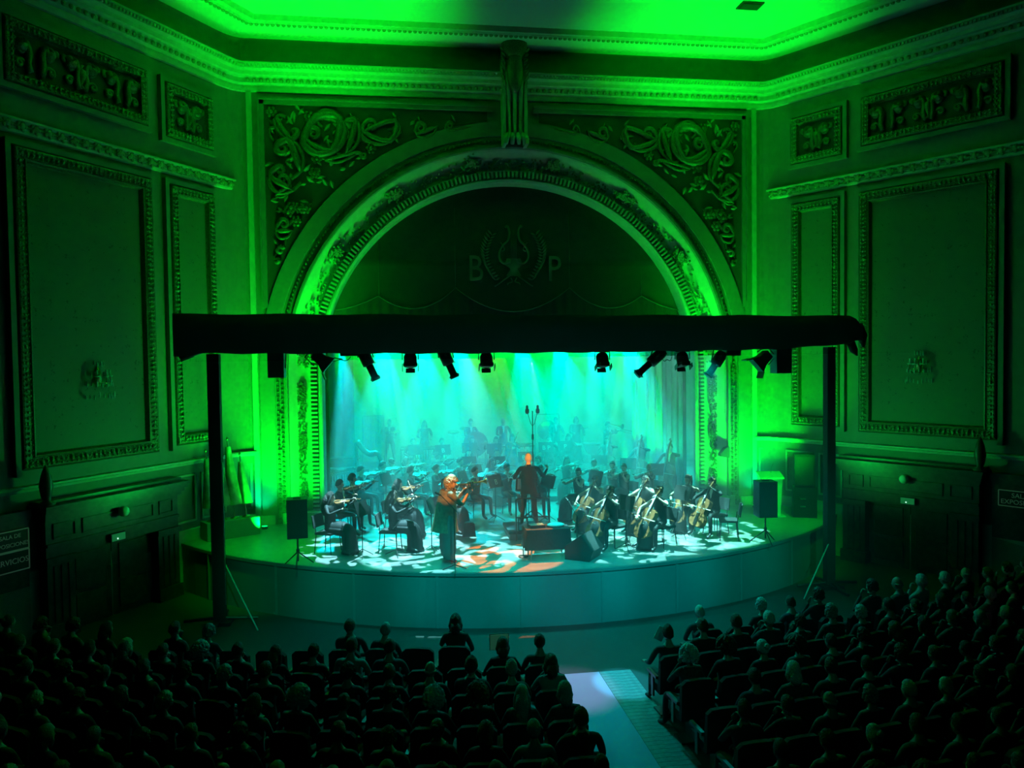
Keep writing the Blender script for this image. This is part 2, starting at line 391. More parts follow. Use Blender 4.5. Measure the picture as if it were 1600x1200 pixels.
LEAF = leaf_mesh()
def leaf(parent, p, ang, size, normal_axis, name='acanthus_leaf'):   # p world, ang in the wall plane, normal_axis rotation z of the wall
    o = link(name, LEAF, parent); M = Matrix.Translation(p) @ Matrix.Rotation(normal_axis, 4, 'Z') @ Matrix.Rotation(ang, 4, 'Y') @ Matrix.Rotation(pi, 4, 'Z') @ Matrix.Scale(size, 4)
    o.matrix_world = M; return o

# ---------- spandrels
def zoomA(X, Y): q = aty(400+X/8, 150+Y/8, -.08); return (q.x, q.z)
SX, SZT = 6.62, 11.09
def spandrel_poly(r=AO+.02, x0=-SX, zt=SZT, xi=-.72):
    pts = [(x0, zt)]
    a0 = math.acos(min(1, -x0/r)); a1 = math.acos(-xi/r)
    pts += [(-r*cos(a0+(a1-a0)*i/28), AZ+r*sin(a0+(a1-a0)*i/28)) for i in range(29)]
    pts.append((xi, zt)); return pts
strokes = []
Z8 = lambda L: [(x, y) for x, y in L]
def st(vol, ctrl, r0, r1, rend=None): strokes.append((vol, ctrl, r0, r1, rend))
st((325, 660, 88, -60, 1), [(430, 570), (540, 650), (590, 780), (560, 930), (440, 1040)], .025, .075, .03)
st((720, 470, 92, 190, -1), [(600, 540), (650, 650), (780, 720), (950, 690), (1070, 580), (1110, 430), (1050, 280), (930, 190), (820, 190), (755, 260), (780, 350), (830, 385)], .03, .085, .03)
st((1160, 330, 40, 250, 1), [(1250, 320), (1300, 450), (1260, 600), (1130, 720), (900, 780), (760, 760)], .02, .06, .02)
st((1440, 370, 88, 180, -1), [(1345, 450), (1400, 560), (1540, 600), (1680, 560), (1780, 470), (1800, 380), (1740, 300)], .025, .055, .02)
st((480, 455, 42, 60, 1), [(420, 540), (320, 490), (250, 390), (245, 290), (300, 235), (370, 260)], .02, .065, .03)
st((300, 930, 60, 200, -1), [(180, 1000), (190, 1130), (300, 1220), (450, 1180), (560, 1080)], .02, .06, .03)
st((330, 1040, 60, 0, 1), [(420, 1100), (420, 1180), (330, 1260), (240, 1250)], .02, .05, .02)
st((1350, 740, 40, -120, 1), [(1240, 710), (1130, 790), (1000, 830), (860, 800)], .02, .04, .02)
st((350, 1600, 70, 180, -1), [(260, 1680), (300, 1780), (400, 1760), (440, 1680)], .02, .05, .02)
st((300, 1930, 48, 0, 1), [(360, 1880), (370, 1780)], .02, .045, .02)
st((260, 2060, 40, 180, -1), [(230, 2000), (260, 1960)], .02, .04, .015)
st((2060, 400, 75, 200, -1), [(2010, 470), (2110, 520), (2220, 470), (2260, 380)], .02, .045, .02)
st((2420, 370, 50, 200, -1), [(2390, 430), (2480, 440), (2600, 400), (2700, 385)], .015, .03, .01)
st((640, 650, 36, 0, 1), [(690, 700), (760, 760)], .02, .04, .02)
st((250, 330, 60, 90, 1), [(180, 400), (170, 480), (230, 560)], .02, .045, .02)
flowers = [(760, 780), (440, 1390), (540, 1400), (500, 1560), (190, 190), (660, 250), (1440, 650), (730, 960), (400, 1450), (620, 1400)]
for sg, nm in ((-1, 'left'), (1, 'right')):
    sp = link('carved_spandrel', None, kind='structure', label='gilded scroll carving in the spandrel upper %s of the arch' % nm)
    pl = [(-sg*x, z) for x, z in spandrel_poly()]
    bmx = bmesh.new(); vs = [bmx.verts.new((x, -.015, z)) for x, z in pl]; bmx.faces.new(vs); me = bpy.data.meshes.new('ground'); bmesh.ops.triangulate(bmx, faces=bmx.faces); bmx.to_mesh(me); bmx.free(); me.materials.append(BACK); link('ground', me, sp)
    # frame moulding: outer leg and top rail
    fr = MB()
    x0 = sg*SX
    fr.prism([(0, 0), (.16*sg, 0), (.16*sg, 1), (0, 1)], -.10, 0, lambda p: Vector((x0+p.x, p.y, 5.75+p.z*(SZT+.16-5.75))))
    fr.prism([(0, 0), (.05*sg, 0), (.05*sg, 1), (0, 1)], -.14, -.1, lambda p: Vector((x0+.11*sg+p.x, p.y, 5.9+p.z*(SZT+.16-5.9))))
    fr.box((sg*(SX+.72)/2, -.05, SZT+.08), (SX-.72+.32, .10, .16)); fr.box((sg*(SX+.72)/2, -.12, SZT+.13), (SX-.72+.32, .05, .05))
    part('frame_moulding', fr, WALLP, sp)
    for (vol, ctrl, r0, r1, rend) in strokes:
        pv = volute(*vol); pts = [(x, y, 0) for x, y in pv]+[(x, y, 0) for x, y in ctrl]
        sm = [(p.x, p.y) for p in catmull(pts[:1]+pts[2::3]+pts[-len(ctrl):], 3)]
        mb = MB()
        def mf(u, v, off): x, z = zoomA(u, v); return Vector((-sg*x, -.02-off, z))
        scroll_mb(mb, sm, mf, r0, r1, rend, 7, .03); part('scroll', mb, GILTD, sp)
    rnd = random.Random(3)
    for (X, Y) in flowers:
        x, z = zoomA(X, Y)
        if sqrt(x*x+(z-AZ)**2) < AO+.12: continue
        fm = MB(); fm.ell((-sg*x, -.07, z), (.06, .06, .06), nu=8, nv=5)
        for k in range(6):
            a = k*pi/3; fm.ell((-sg*x+.1*cos(a), -.05, z+.1*sin(a)), (.06, .035, .06), nu=6, nv=4)
        part('rosette', fm, GILTD, sp)
    cnt = 0
    while cnt < 90:
        x = -rnd.uniform(.9, SX-.1); z = rnd.uniform(6.4, SZT-.08)
        if sqrt(x*x+(z-AZ)**2) < AO+.2 or abs(x) > SX-.12: continue
        if abs(x) < 3 and rnd.random() < .4: continue
        an = rnd.uniform(0, 2*pi); leaf(sp, Vector((-sg*x, -.03, z)), an*sg, rnd.uniform(.16, .3), 0); cnt += 1

# ---------- keystone bracket
ks = link('keystone_bracket', None, kind='structure', label='scrolled keystone bracket above the crown of the arch')
k_ = MB()
for sg in (-1, 1):
    k_.prism([(-.05, -.15), (-.30, -.32), (-.42, -.9), (-.44, -2.0), (-.38, -2.6), (-.6, -2.75), (-.6, -2.9), (0, -2.9), (0, -.1)], 0, .09, lambda p: Vector((sg*(.34+.0*p.z)-.0+sg*(p.y-.09)+0*p.x, p.x, p.z+13.0)))
    part_ = None
part('side_cheek', k_, PL, ks)
f_ = MB()
for i, x in enumerate((-.17, 0, .17)):
    f_.tube([(x, -.46, 12.35), (x, -.42, 11.8), (x, -.36, 11.2), (x*.9, -.32, 10.6), (x*.9, -.36, 10.35)], [.05, .07, .065, .05, .06], 8)
part('flute', f_, PL, ks)
for i, x in enumerate((-.2, -.07, .07, .2)):
    part('drop', MB().tube([(x, -.38, 10.42), (x*1.15, -.45, 10.3), (x*1.3, -.42, 10.12)], [.05, .075, .05], 8), PL, ks)
s_ = MB(); s_.ell((0, -.5, 12.05), (.23, .16, .58), nu=14, nv=10); s_.ell((0, -.42, 12.75), (.36, .3, .42), nu=14, nv=9); part('shield', s_, GILTD, ks)
for sg in (-1, 1):
    for k in range(7):
        leaf(ks, Vector((sg*(.26+.03*sin(k)), -.5, 11.65+.15*k)), sg*(.3+.1*k), .2, 0)

# ---------- cornice round the room, ceiling frame, belt courses
cor = link('trim_1', None, kind='structure', label='moulded cornice running under the ceiling')
part('cornice_moulding', MB().sweep(sweep_path(RP, [(0, 11.40), (.05, 11.42), (.07, 11.5), (.07, 11.56), (.16, 11.6), (.16, 11.72), (.20, 11.76), (.27, 11.78), (.30, 11.86), (.36, 11.92), (.36, 11.98), (.42, 12.02), (.42, 12.06), (0, 12.08)])), PL, cor)
eg = MB(); dn = MB()
for a, b in zip(RP[:-1], RP[1:]):
    n = int((b-a).length/.17); t = (b-a).normalized(); nn = Vector((t.y, -t.x, 0))
    for i in range(n):
        p = a+(b-a)*((i+.5)/n); eg.ell(p+nn*.17+Vector((0, 0, 11.66)), (.055, .055, .055), nu=6, nv=4)
    n = int((b-a).length/.09)
    for i in range(n):
        p = a+(b-a)*((i+.5)/n); dn.box(p+nn*.39+Vector((0, 0, 11.965)), (.05, .06, .06), Matrix.Rotation(atan2(t.y, t.x), 3, 'Z'))
o = part('egg_ornament', eg, GILT, cor); o['kind'] = 'stuff'
o = part('small_dentils', dn, PL, cor); o['kind'] = 'stuff'
# soffit cove between cornice and ceiling is plain wall; frame on the ceiling
def cpath(d):
    k = HW-d*(1-SA)/CA*-1.0
    x1 = HW-d*math.tan((pi/2-(pi/2-A_))/2+.0)
    x1 = HW-d*(1-cos(pi/2-A_))/sin(pi/2-A_)
    e = Vector((x1+11*SA, -d-11*CA, 0)); return [Vector((-e.x, e.y, 0)), Vector((-x1, -d, 0)), Vector((x1, -d, 0)), e]
cf = link('trim_2', None, kind='structure', label='moulded frame on the ceiling set in from the walls')
part('ceiling_moulding', MB().sweep(sweep_path(cpath(1.05), [(0, CEZ), (.02, CEZ-.07), (.14, CEZ-.09), (.16, CEZ-.05), (.34, CEZ-.06), (.36, CEZ-.13), (.44, CEZ-.13), (.46, CEZ)])), PL, cf)
lf = MB(); pp = cpath(1.13)
for a, b in zip(pp[:-1], pp[1:]):
    n = int((b-a).length/.13); t = (b-a).normalized()
    for i in range(n): p = a+(b-a)*((i+.5)/n); lf.ell(p+Vector((0, 0, CEZ-.09)), (.055, .055, .05), nu=5, nv=4)
o = part('leaf_carving', lf, GILT, cf); o['kind'] = 'stuff'
va = top('ceiling_vent', MB().box((0, 0, 0), (.55, .4, .03)).box((0, 0, -.02), (.42, .28, .02), mi=1), [BLKM, BLKP], 'small dark square vent in the ceiling', 'vent')
q = at(1172, 9, CEZ-.02); va.location = q

ROS = MB().ell((0, 0, 0), (.075, .05, .075), nu=8, nv=5)
for k in range(5): ROS.ell((.08*cos(k*2*pi/5), 0, .08*sin(k*2*pi/5)), (.045, .035, .045), nu=6, nv=4)
ROSM = ROS.mesh('rosette', GILT)
wallrot = {-1: pi/2-A_, 1: -(pi/2-A_)}
def wallmat(sg, s, z, off=0):                 # local x along the wall (towards +X world side), y into the wall, z up
    p = wl(sg, s, z, off); t = Vector((sg*SA, -CA, 0))*(1 if sg > 0 else -1); n = Vector((sg*CA, SA, 0))
    return Matrix(((t.x, n.x, 0, p.x), (t.y, n.y, 0, p.y), (0, 0, 1, p.z), (0, 0, 0, 1)))
for sg, nm in ((-1, 'left'), (1, 'right')):
    bl = link('trim_%d' % (3 if sg < 0 else 4), None, kind='structure', label='flowered belt course on the %s wall' % nm)
    path = [wl(sg, .05, 0), wl(sg, 10.5, 0)] if sg > 0 else [wl(sg, 10.5, 0), wl(sg, .05, 0)]
    part('belt_moulding', MB().sweep(sweep_path(path, [(0, 8.80), (.05, 8.82), (.06, 8.87), (.04, 8.9), (.04, 9.03), (.1, 9.06), (.1, 9.1), (0, 9.12)])), PL, bl)
    for i in range(36):
        o = link('rosette', ROSM, bl); o.matrix_world = wallmat(sg, .2+i*.28, 8.97, .06)
    for i in range(36):
        o = link('acanthus_leaf', LEAF, bl); o.matrix_world = wallmat(sg, .34+i*.28, 8.97, .05) @ Matrix.Rotation(pi/2, 4, 'Y') @ Matrix.Rotation(pi, 4, 'Z') @ Matrix.Translation((0, 0, -.07)) @ Matrix.Scale(.14, 4)

# ---------- framed wall panels
def wall_frame(sg, s0, s1, z0, z1, label, wd=.26, plinth=.12, ins=None, relief=None):
    R = link('wall_panel', None, kind='structure', label=label)
    R.matrix_world = wallmat(sg, (s0+s1)/2, (z0+z1)/2)
    hx, hz = (s1-s0)/2, (z1-z0)/2
    R.matrix_parent_inverse = Matrix.Identity(4)
    def ring(prof):                       # prof: (inset from outer edge, y) ; y negative = out of the wall
        fr = []
        for cx, cz in ((-1, -1), (1, -1), (1, 1), (-1, 1)): fr.append([Vector((cx*(hx-i), y, cz*(hz-i))) for i, y in prof])
        return fr
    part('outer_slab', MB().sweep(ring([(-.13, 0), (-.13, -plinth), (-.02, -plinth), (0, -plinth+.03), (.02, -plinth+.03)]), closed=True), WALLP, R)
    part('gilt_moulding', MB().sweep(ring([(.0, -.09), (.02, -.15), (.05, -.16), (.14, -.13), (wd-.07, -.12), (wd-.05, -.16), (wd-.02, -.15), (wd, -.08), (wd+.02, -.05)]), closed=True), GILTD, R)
    cv = MB(); rr = random.Random(int(s0*100+z0*10))
    for (a, b, ax) in ((-hx, hx, 0), (-hx, hx, 1), (-hz, hz, 2), (-hz, hz, 3)):
        n = int((b-a)/.105)
        for i in range(n):
            q = a+(i+.5)*(b-a)/n
            for row, rad in ((.06, .032), (.125, .045), (.18, .026)):
                e = q+rr.uniform(-.015, .015); yy = -.15-rr.uniform(0, .02)
                c_ = {0: (e, yy, hz-row), 1: (e, yy, -hz+row), 2: (hx-row, yy, e), 3: (-hx+row, yy, e)}[ax]
                M = Matrix.Rotation(rr.uniform(-.9, .9), 3, 'Y'); cv.ell(c_, (rad, .03, rad*rr.uniform(.5, 1.2)), M, nu=4, nv=3)
    o = part('leaf_carving', cv, GILT, R); o['kind'] = 'stuff'
    part('panel_field', MB().box((0, -.03, 0), (2*hx-2*wd+.02, .03, 2*hz-2*wd+.02)), BACK if relief else DAM, R)
    if relief:
        for (cx, flip) in relief:
            for f in ((-1, 1) if flip == 0 else (flip,)):
                sc_ = (hz-wd)*.9
                def mf(u, v, off): return Vector((cx+f*u*sc_, -.06-off, v*sc_))
                for ctrl, ra, rb, rc in ((volute(.62, .55, .2, 150, -1)[::2]+[(.35, .5), (.22, .1), (.3, -.4), (.16, -.85)], .02, .075, .05),
                                         (volute(1.0, .6, .16, 200, -1)[::2]+[(.85, .25), (.6, .1), (.4, .25)], .015, .035, .03),
                                         (volute(.75, -.5, .2, 90, 1)[::2]+[(.55, -.3), (.35, -.6), (.2, -.9)], .015, .035, .02)):
                    mb = MB(); scroll_mb(mb, [(p.x, p.y) for p in catmull([(a, b, 0) for a, b in ctrl], 2)], mf, ra, rb, rc, 6, .02); part('scroll', mb, GILTD, R)
            if flip == 0:
                vs_ = MB(); vs_.lathe([(0.0, -.3), (.1, -.28), (.05, -.2), (.13, -.02), (.12, .08), (.05, .14), (.09, .2), (0, .21)], (cx, -.06, 0), n=10); part('vase', vs_, GILTD, R)
    return R
for sg, nm in ((-1, 'left'), (1, 'right')):
    wall_frame(sg, 2.8, 6.05, 2.30, 8.55, 'large gilt-framed fabric panel high on the %s wall' % nm, wd=.28)
    wall_frame(sg, .86, 2.26, 2.38, 8.55, 'tall narrow gilt-framed fabric panel beside the stage on the %s wall' % nm, wd=.24)
    wall_frame(sg, 2.85, 6.15, 9.75, 10.98, 'long gilt-framed scroll relief at the top of the %s wall' % nm, wd=.2, relief=[(0, 0), (-1.05, -1), (1.05, 1), (-.95, 1), (.95, -1)])
    wall_frame(sg, .84, 2.32, 9.66, 10.92, 'square gilt-framed scroll relief at the top of the %s wall' % nm, wd=.2, relief=[(0, 0)])

# ---------- facade strips beside the arch (flat pilaster with arabesque panel)
for sg, nm in ((-1, 'left'), (1, 'right')):
    ps = link('stage_pilaster', None, kind='structure', label='plaster pilaster with arabesques at the %s foot of the arch' % nm)
    part('outer_strip', MB().box((sg*7.0, -.03, (5.7)), (.14, .06, 11.4)).box((sg*6.95, -.08, .12), (.8, .16, .24)), PL, ps)
    part('plinth', MB().box((sg*5.8, .0, .14), (1.1, .3, .28)), PL, ps)
    ar = MB(); rr = random.Random(5)
    for i in range(230):
        z = .5+rr.random()*3.3; h = rr.random(); ar.ell((sg*(5.87+rr.uniform(-.13, .13)), .24, z), (rr.uniform(.014, .035), .04, rr.uniform(.02, .06)), Matrix.Rotation(rr.uniform(-1, 1), 3, 'Y'), nu=5, nv=3)
    for zc in (.75, 2.1, 3.5):
        for k in range(20):
            a = k*pi/10; ar.ell((sg*5.87+.13*cos(a), .235, zc+.24*sin(a)), (.026, .04, .026), nu=5, nv=3)
        for k in range(10):
            ar.ell((sg*5.87+rr.uniform(-.08, .08), .23, zc+rr.uniform(-.17, .17)), (.03, .04, .04), nu=5, nv=3)
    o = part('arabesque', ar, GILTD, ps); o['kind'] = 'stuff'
# foliage garlands in the arch cove
gr_ = link('trim_5', None, kind='structure', label='foliage garland in the cove of the arch')
gg = MB(); rr = random.Random(9)
for i in range(520):
    th = rr.uniform(.03, pi-.03); ph = (th*7.5) % 1.0; spread = .09+.10*abs(sin(th*8)); r_ = 5.78+rr.uniform(-spread, spread*1.1)
    y = .30-max(0, (r_-5.75))*.55-.02; gg.ell((-r_*cos(th), y, AZ+r_*sin(th)), (.035, .035, .035), nu=5, nv=3)
for cth in [pi*(k+.5)/8 for k in range(8)]:
    for i in range(60):
        th = cth+rr.gauss(0, .022); r_ = 5.85+rr.gauss(0, .08); y = .22-max(0, (r_-5.75))*.55; gg.ell((-r_*cos(th), y, AZ+r_*sin(th)), (.04, .05, .04), nu=5, nv=3)
o = part('foliage_garland', gg, GILT, gr_); o['kind'] = 'stuff'
# =================================================================== STAGE
def arc_y(x): return 4.85-sqrt(116.6-x*x)
XS = [-8.5+17*i/40 for i in range(41)]
front_pts = [Vector((x, arc_y(x), 0)) for x in XS]
outline = front_pts+[wl(1, 0, 0), Vector((HW, .1, 0)), Vector((9.5, .1, 0)), Vector((9.5, 10.5, 0)), Vector((-9.5, 10.5, 0)), Vector((-9.5, .1, 0)), Vector((-HW, .1, 0)), wl(-1, 0, 0)]
bmx = bmesh.new(); vs = [bmx.verts.new((p.x, p.y, -.0)) for p in outline]; f = bmx.faces.new(vs); bmesh.ops.triangulate(bmx, faces=[f]); 
me = bpy.data.meshes.new('stage_floor'); bmx.to_mesh(me); bmx.free(); me.materials.append(STAGEF)
stg = link('stage_floor', me, kind='structure', label='bowed apron and boards of the stage')
part('apron_nosing', MB().sweep([[p+Vector((0, .02, 0)), p+Vector((0, -.05, 0)), p+Vector((0, -.05, -.07)), p+Vector((0, .0, -.07))] for p in front_pts]), DARKP, stg)
part('fascia', MB().sweep([[p+Vector((0, 0, -.05)), p+Vector((0, 0, ZF))] for p in front_pts]), DARKP, stg)
fb = MB().box((0, 0, (ZF-.07)/2), (.05, .03, -ZF-.08)).mesh('batten', DARKP)
for i in range(2, 39, 4):
    o = link('batten', fb, stg, front_pts[i]+Vector((0, -.012, 0)))
# stage house
STW = mat('stage_house_paint', (.03, .035, .035), .8)
struct('wall_stage_left', MB().box((-9.6, 5.3, 6), (.2, 10.6, 14.6)), STW, 'dark side wall of the stage house, left')
struct('wall_stage_right', MB().box((9.6, 5.3, 6), (.2, 10.6, 14.6)), STW, 'dark side wall of the stage house, right')
struct('wall_stage_back', MB().box((0, 10.8, 6), (19.4, .2, 14.6)), STW, 'dark back wall of the stage house')
struct('ceiling_stage', MB().box((0, 5.4, 13), (19.4, 11, .2)), STW, 'dark grid ceiling over the stage')
CYC = mat('backdrop_cloth', (.62, .66, .62), .9); LEGC = mat('pale_curtain', (.42, .46, .44), .75, var=.2, bscale=3)
def curtain_mb(x0, x1, y, z0, z1, amp=.07, wl_=.28, seed=0, nz=2, taper=0):
    rr = random.Random(seed); n = max(8, int(abs(x1-x0)/wl_*8)); cols = []
    for i in range(n+1):
        t = i/n; x = x0+(x1-x0)*t; ph = 2*pi*(x/wl_)+.9*sin(x*2.1+seed); cols.append([Vector((x, y+amp*(sin(ph)+.35*sin(2.3*ph+seed))*(.6+.4*k/nz), z0+(z1-z0)*k/nz)) for k in range(nz+1)])
    return MB().sweep(cols, smooth=True)
top('backdrop', curtain_mb(-9, 9, 10.3, 0, 11, .05, .9, 1), CYC, 'pale backdrop cloth hanging at the back of the stage', 'curtain')
for nm, x0, x1, y, m, am, wv, lb in (('l', -5.02, -7.2, 2.2, BLK, .05, .22, 'black leg curtain just inside the arch on the left'),
    ('r', 5.32, 6.6, 1.25, BLK, .05, .22, 'black leg curtain just inside the arch on the right'),
    ('r', 5.12, 7.2, 2.5, LEGC, .07, .20, 'pale pleated leg curtain nearest the arch on the right'),
    ('r', 5.35, 8.4, 4.9, LEGC, .09, .30, 'pale pleated leg curtain halfway upstage on the right'),
    ('r', 5.75, 9.2, 7.9, LEGC, .12, .42, 'pale pleated leg curtain farthest upstage on the right'),
    ('l', -5.35, -8.6, 5.6, LEGC, .10, .45, 'pale pleated leg curtain upstage on the left'),
    ('l', -4.9, -9.2, 8.2, LEGC, .12, .5, 'pale pleated leg curtain farthest upstage on the left')):
    if nm == 'l' and y == 2.2: x0, y = -5.2, 1.0
    top('leg_curtain', curtain_mb(x0, x1, y, .01, 8.2, am, wv, int(y*3)), m, lb, 'curtain')
for sg in (-1, 1):
    part('jamb_lining', MB().box((sg*5.32, .78, 3.2), (.05, .85, 6.4)), BLK, arch)

# ---------- grand valance with the crest
vz = MB(); yv = .72
def scallop(x):                       # height of the hem of the embroidered field
    for a, b, za, zb, dip in ((-5.4, -3.74, 5.72, 6.14, .12), (-3.74, -1.6, 6.12, 6.36, .46), (-1.6, 1.7, 6.36, 6.36, .68), (1.7, 3.85, 6.36, 6.12, .46), (3.85, 5.5, 6.12, 5.66, .12)):
        if a <= x <= b:
            t = (x-a)/(b-a); return za+(zb-za)*t-dip*4*t*(1-t)
    return 5.7
n = 170; colsA = []; colsB = []
for i in range(n+1):
    x = -5.6+11.2*i/n; zs = scallop(x); zt = AZ+sqrt(max(.05, 5.75**2-x*x))
    colsA.append([Vector((x, yv+.015*sin(x*1.7), zs)), Vector((x, yv+.02*sin(x*1.3), (zs+max(zt, zs+.02))/2)), Vector((x, yv, max(zt, zs+.02)))])
    colsB.append([Vector((x, yv+.06+.04*sin(x*22)+.02*sin(x*37), 4.72)), Vector((x, yv+.05+.03*sin(x*22), zs+.05))])
gv = link('house_curtain', None, label='raised dark green house curtain with a lyre crest filling the arch', category='curtain')
part('curtain_field', MB().sweep(colsA, smooth=True), VALV, gv); part('pleated_border', MB().sweep(colsB, smooth=True), VALV, gv)
for (a, b) in ((-5.3, -3.74), (-3.74, -1.6), (-1.6, 1.7), (1.7, 3.85), (3.85, 5.3)):
    part('hem_cord', MB().tube([(a+(b-a)*i/24, yv-.02, scallop(a+(b-a)*i/24+1e-4)) for i in range(25)], .016, 6), GOLDTH, gv)
for x in (-3.74, -1.6, 1.7, 3.85):
    part('seam', MB().tube([(x, yv-.01, scallop(x)), (x, yv-.01, min(8.6, AZ+sqrt(5.2**2-x*x)))], .006, 5), GOLDTH, gv)
def cz(X, Y): q = aty(700+X/8, 330+Y/8, yv-.03); return Vector((q.x, yv-.03, q.z))
cr = link('crest', None, gv)
for f in (-1, 1):
    M_ = lambda P: [cz(822+f*(x-822)*1.0, y) for x, y in P]
    part('lyre_arm', MB().tube(catmull(M_([(925, 205), (905, 185), (885, 230), (880, 300), (900, 370), (960, 430), (1000, 510), (1000, 590), (950, 650), (880, 640), (870, 600)]), 5), [.02]+[.035]*20+[.05]*20+[.03]*10, 6), GOLDTH, cr) if False else part('lyre_arm', MB().tube(catmull(M_([(925, 205), (905, 185), (885, 230), (880, 300), (900, 370), (960, 430), (1000, 510), (1000, 590), (950, 650), (880, 640), (870, 600)]), 5), .035, 6), GOLDTH, cr)
    part('lyre_arm', MB().tube(catmull(M_([(990, 390), (960, 430), (940, 480), (975, 500)]), 4), .02, 5), GOLDTH, cr)
    for i in range(16):
        t = i/15; a = 200+150*t; ang = radians(-80+150*t); px_, py_ = 822+f*(230+130*sin(pi*t*.9)), 860-560*t
        for d in (-1, 1):
            L0 = cz(px_, py_); q = L0+Vector((d*.13*f, 0, .11+.05*d)); part('laurel_leaf', MB().tube([L0, L0.lerp(q, .5), q], [.008, .035, .006], 5), GOLDTH, cr)
    part('ribbon', MB().tube(catmull(M_([(860, 800), (920, 840), (1000, 900), (1060, 940)]), 4), .02, 5), GOLDTH, cr)
    part('ribbon', MB().tube(catmull(M_([(860, 830), (840, 880), (890, 900), (900, 920)]), 4), .018, 5), GOLDTH, cr)
for k in range(5): part('lyre_string', MB().tube([cz(790+16*k, 240), cz(790+16*k, 600)], .007, 4), GOLDTH, cr)
part('lyre_base', MB().prism([(0, 0), (.2, 0), (.26, -.18), (.1, -.3), (.22, -.5), (-.22, -.5), (-.1, -.3), (-.26, -.18), (-.2, 0)], 0, .02, lambda p: cz(822, 590)+p+Vector((0, 0, 0))), GOLDTH, cr)
for ch, X, Y in (('B', 345, 730), ('P', 1328, 735)):
    o = link('letter', text_mesh(ch, 1.05, .012, GOLDTH), cr); o.location = cz(X, Y); o.rotation_euler = (pi/2, 0, 0); o.scale = (.78, 1.0, 1)

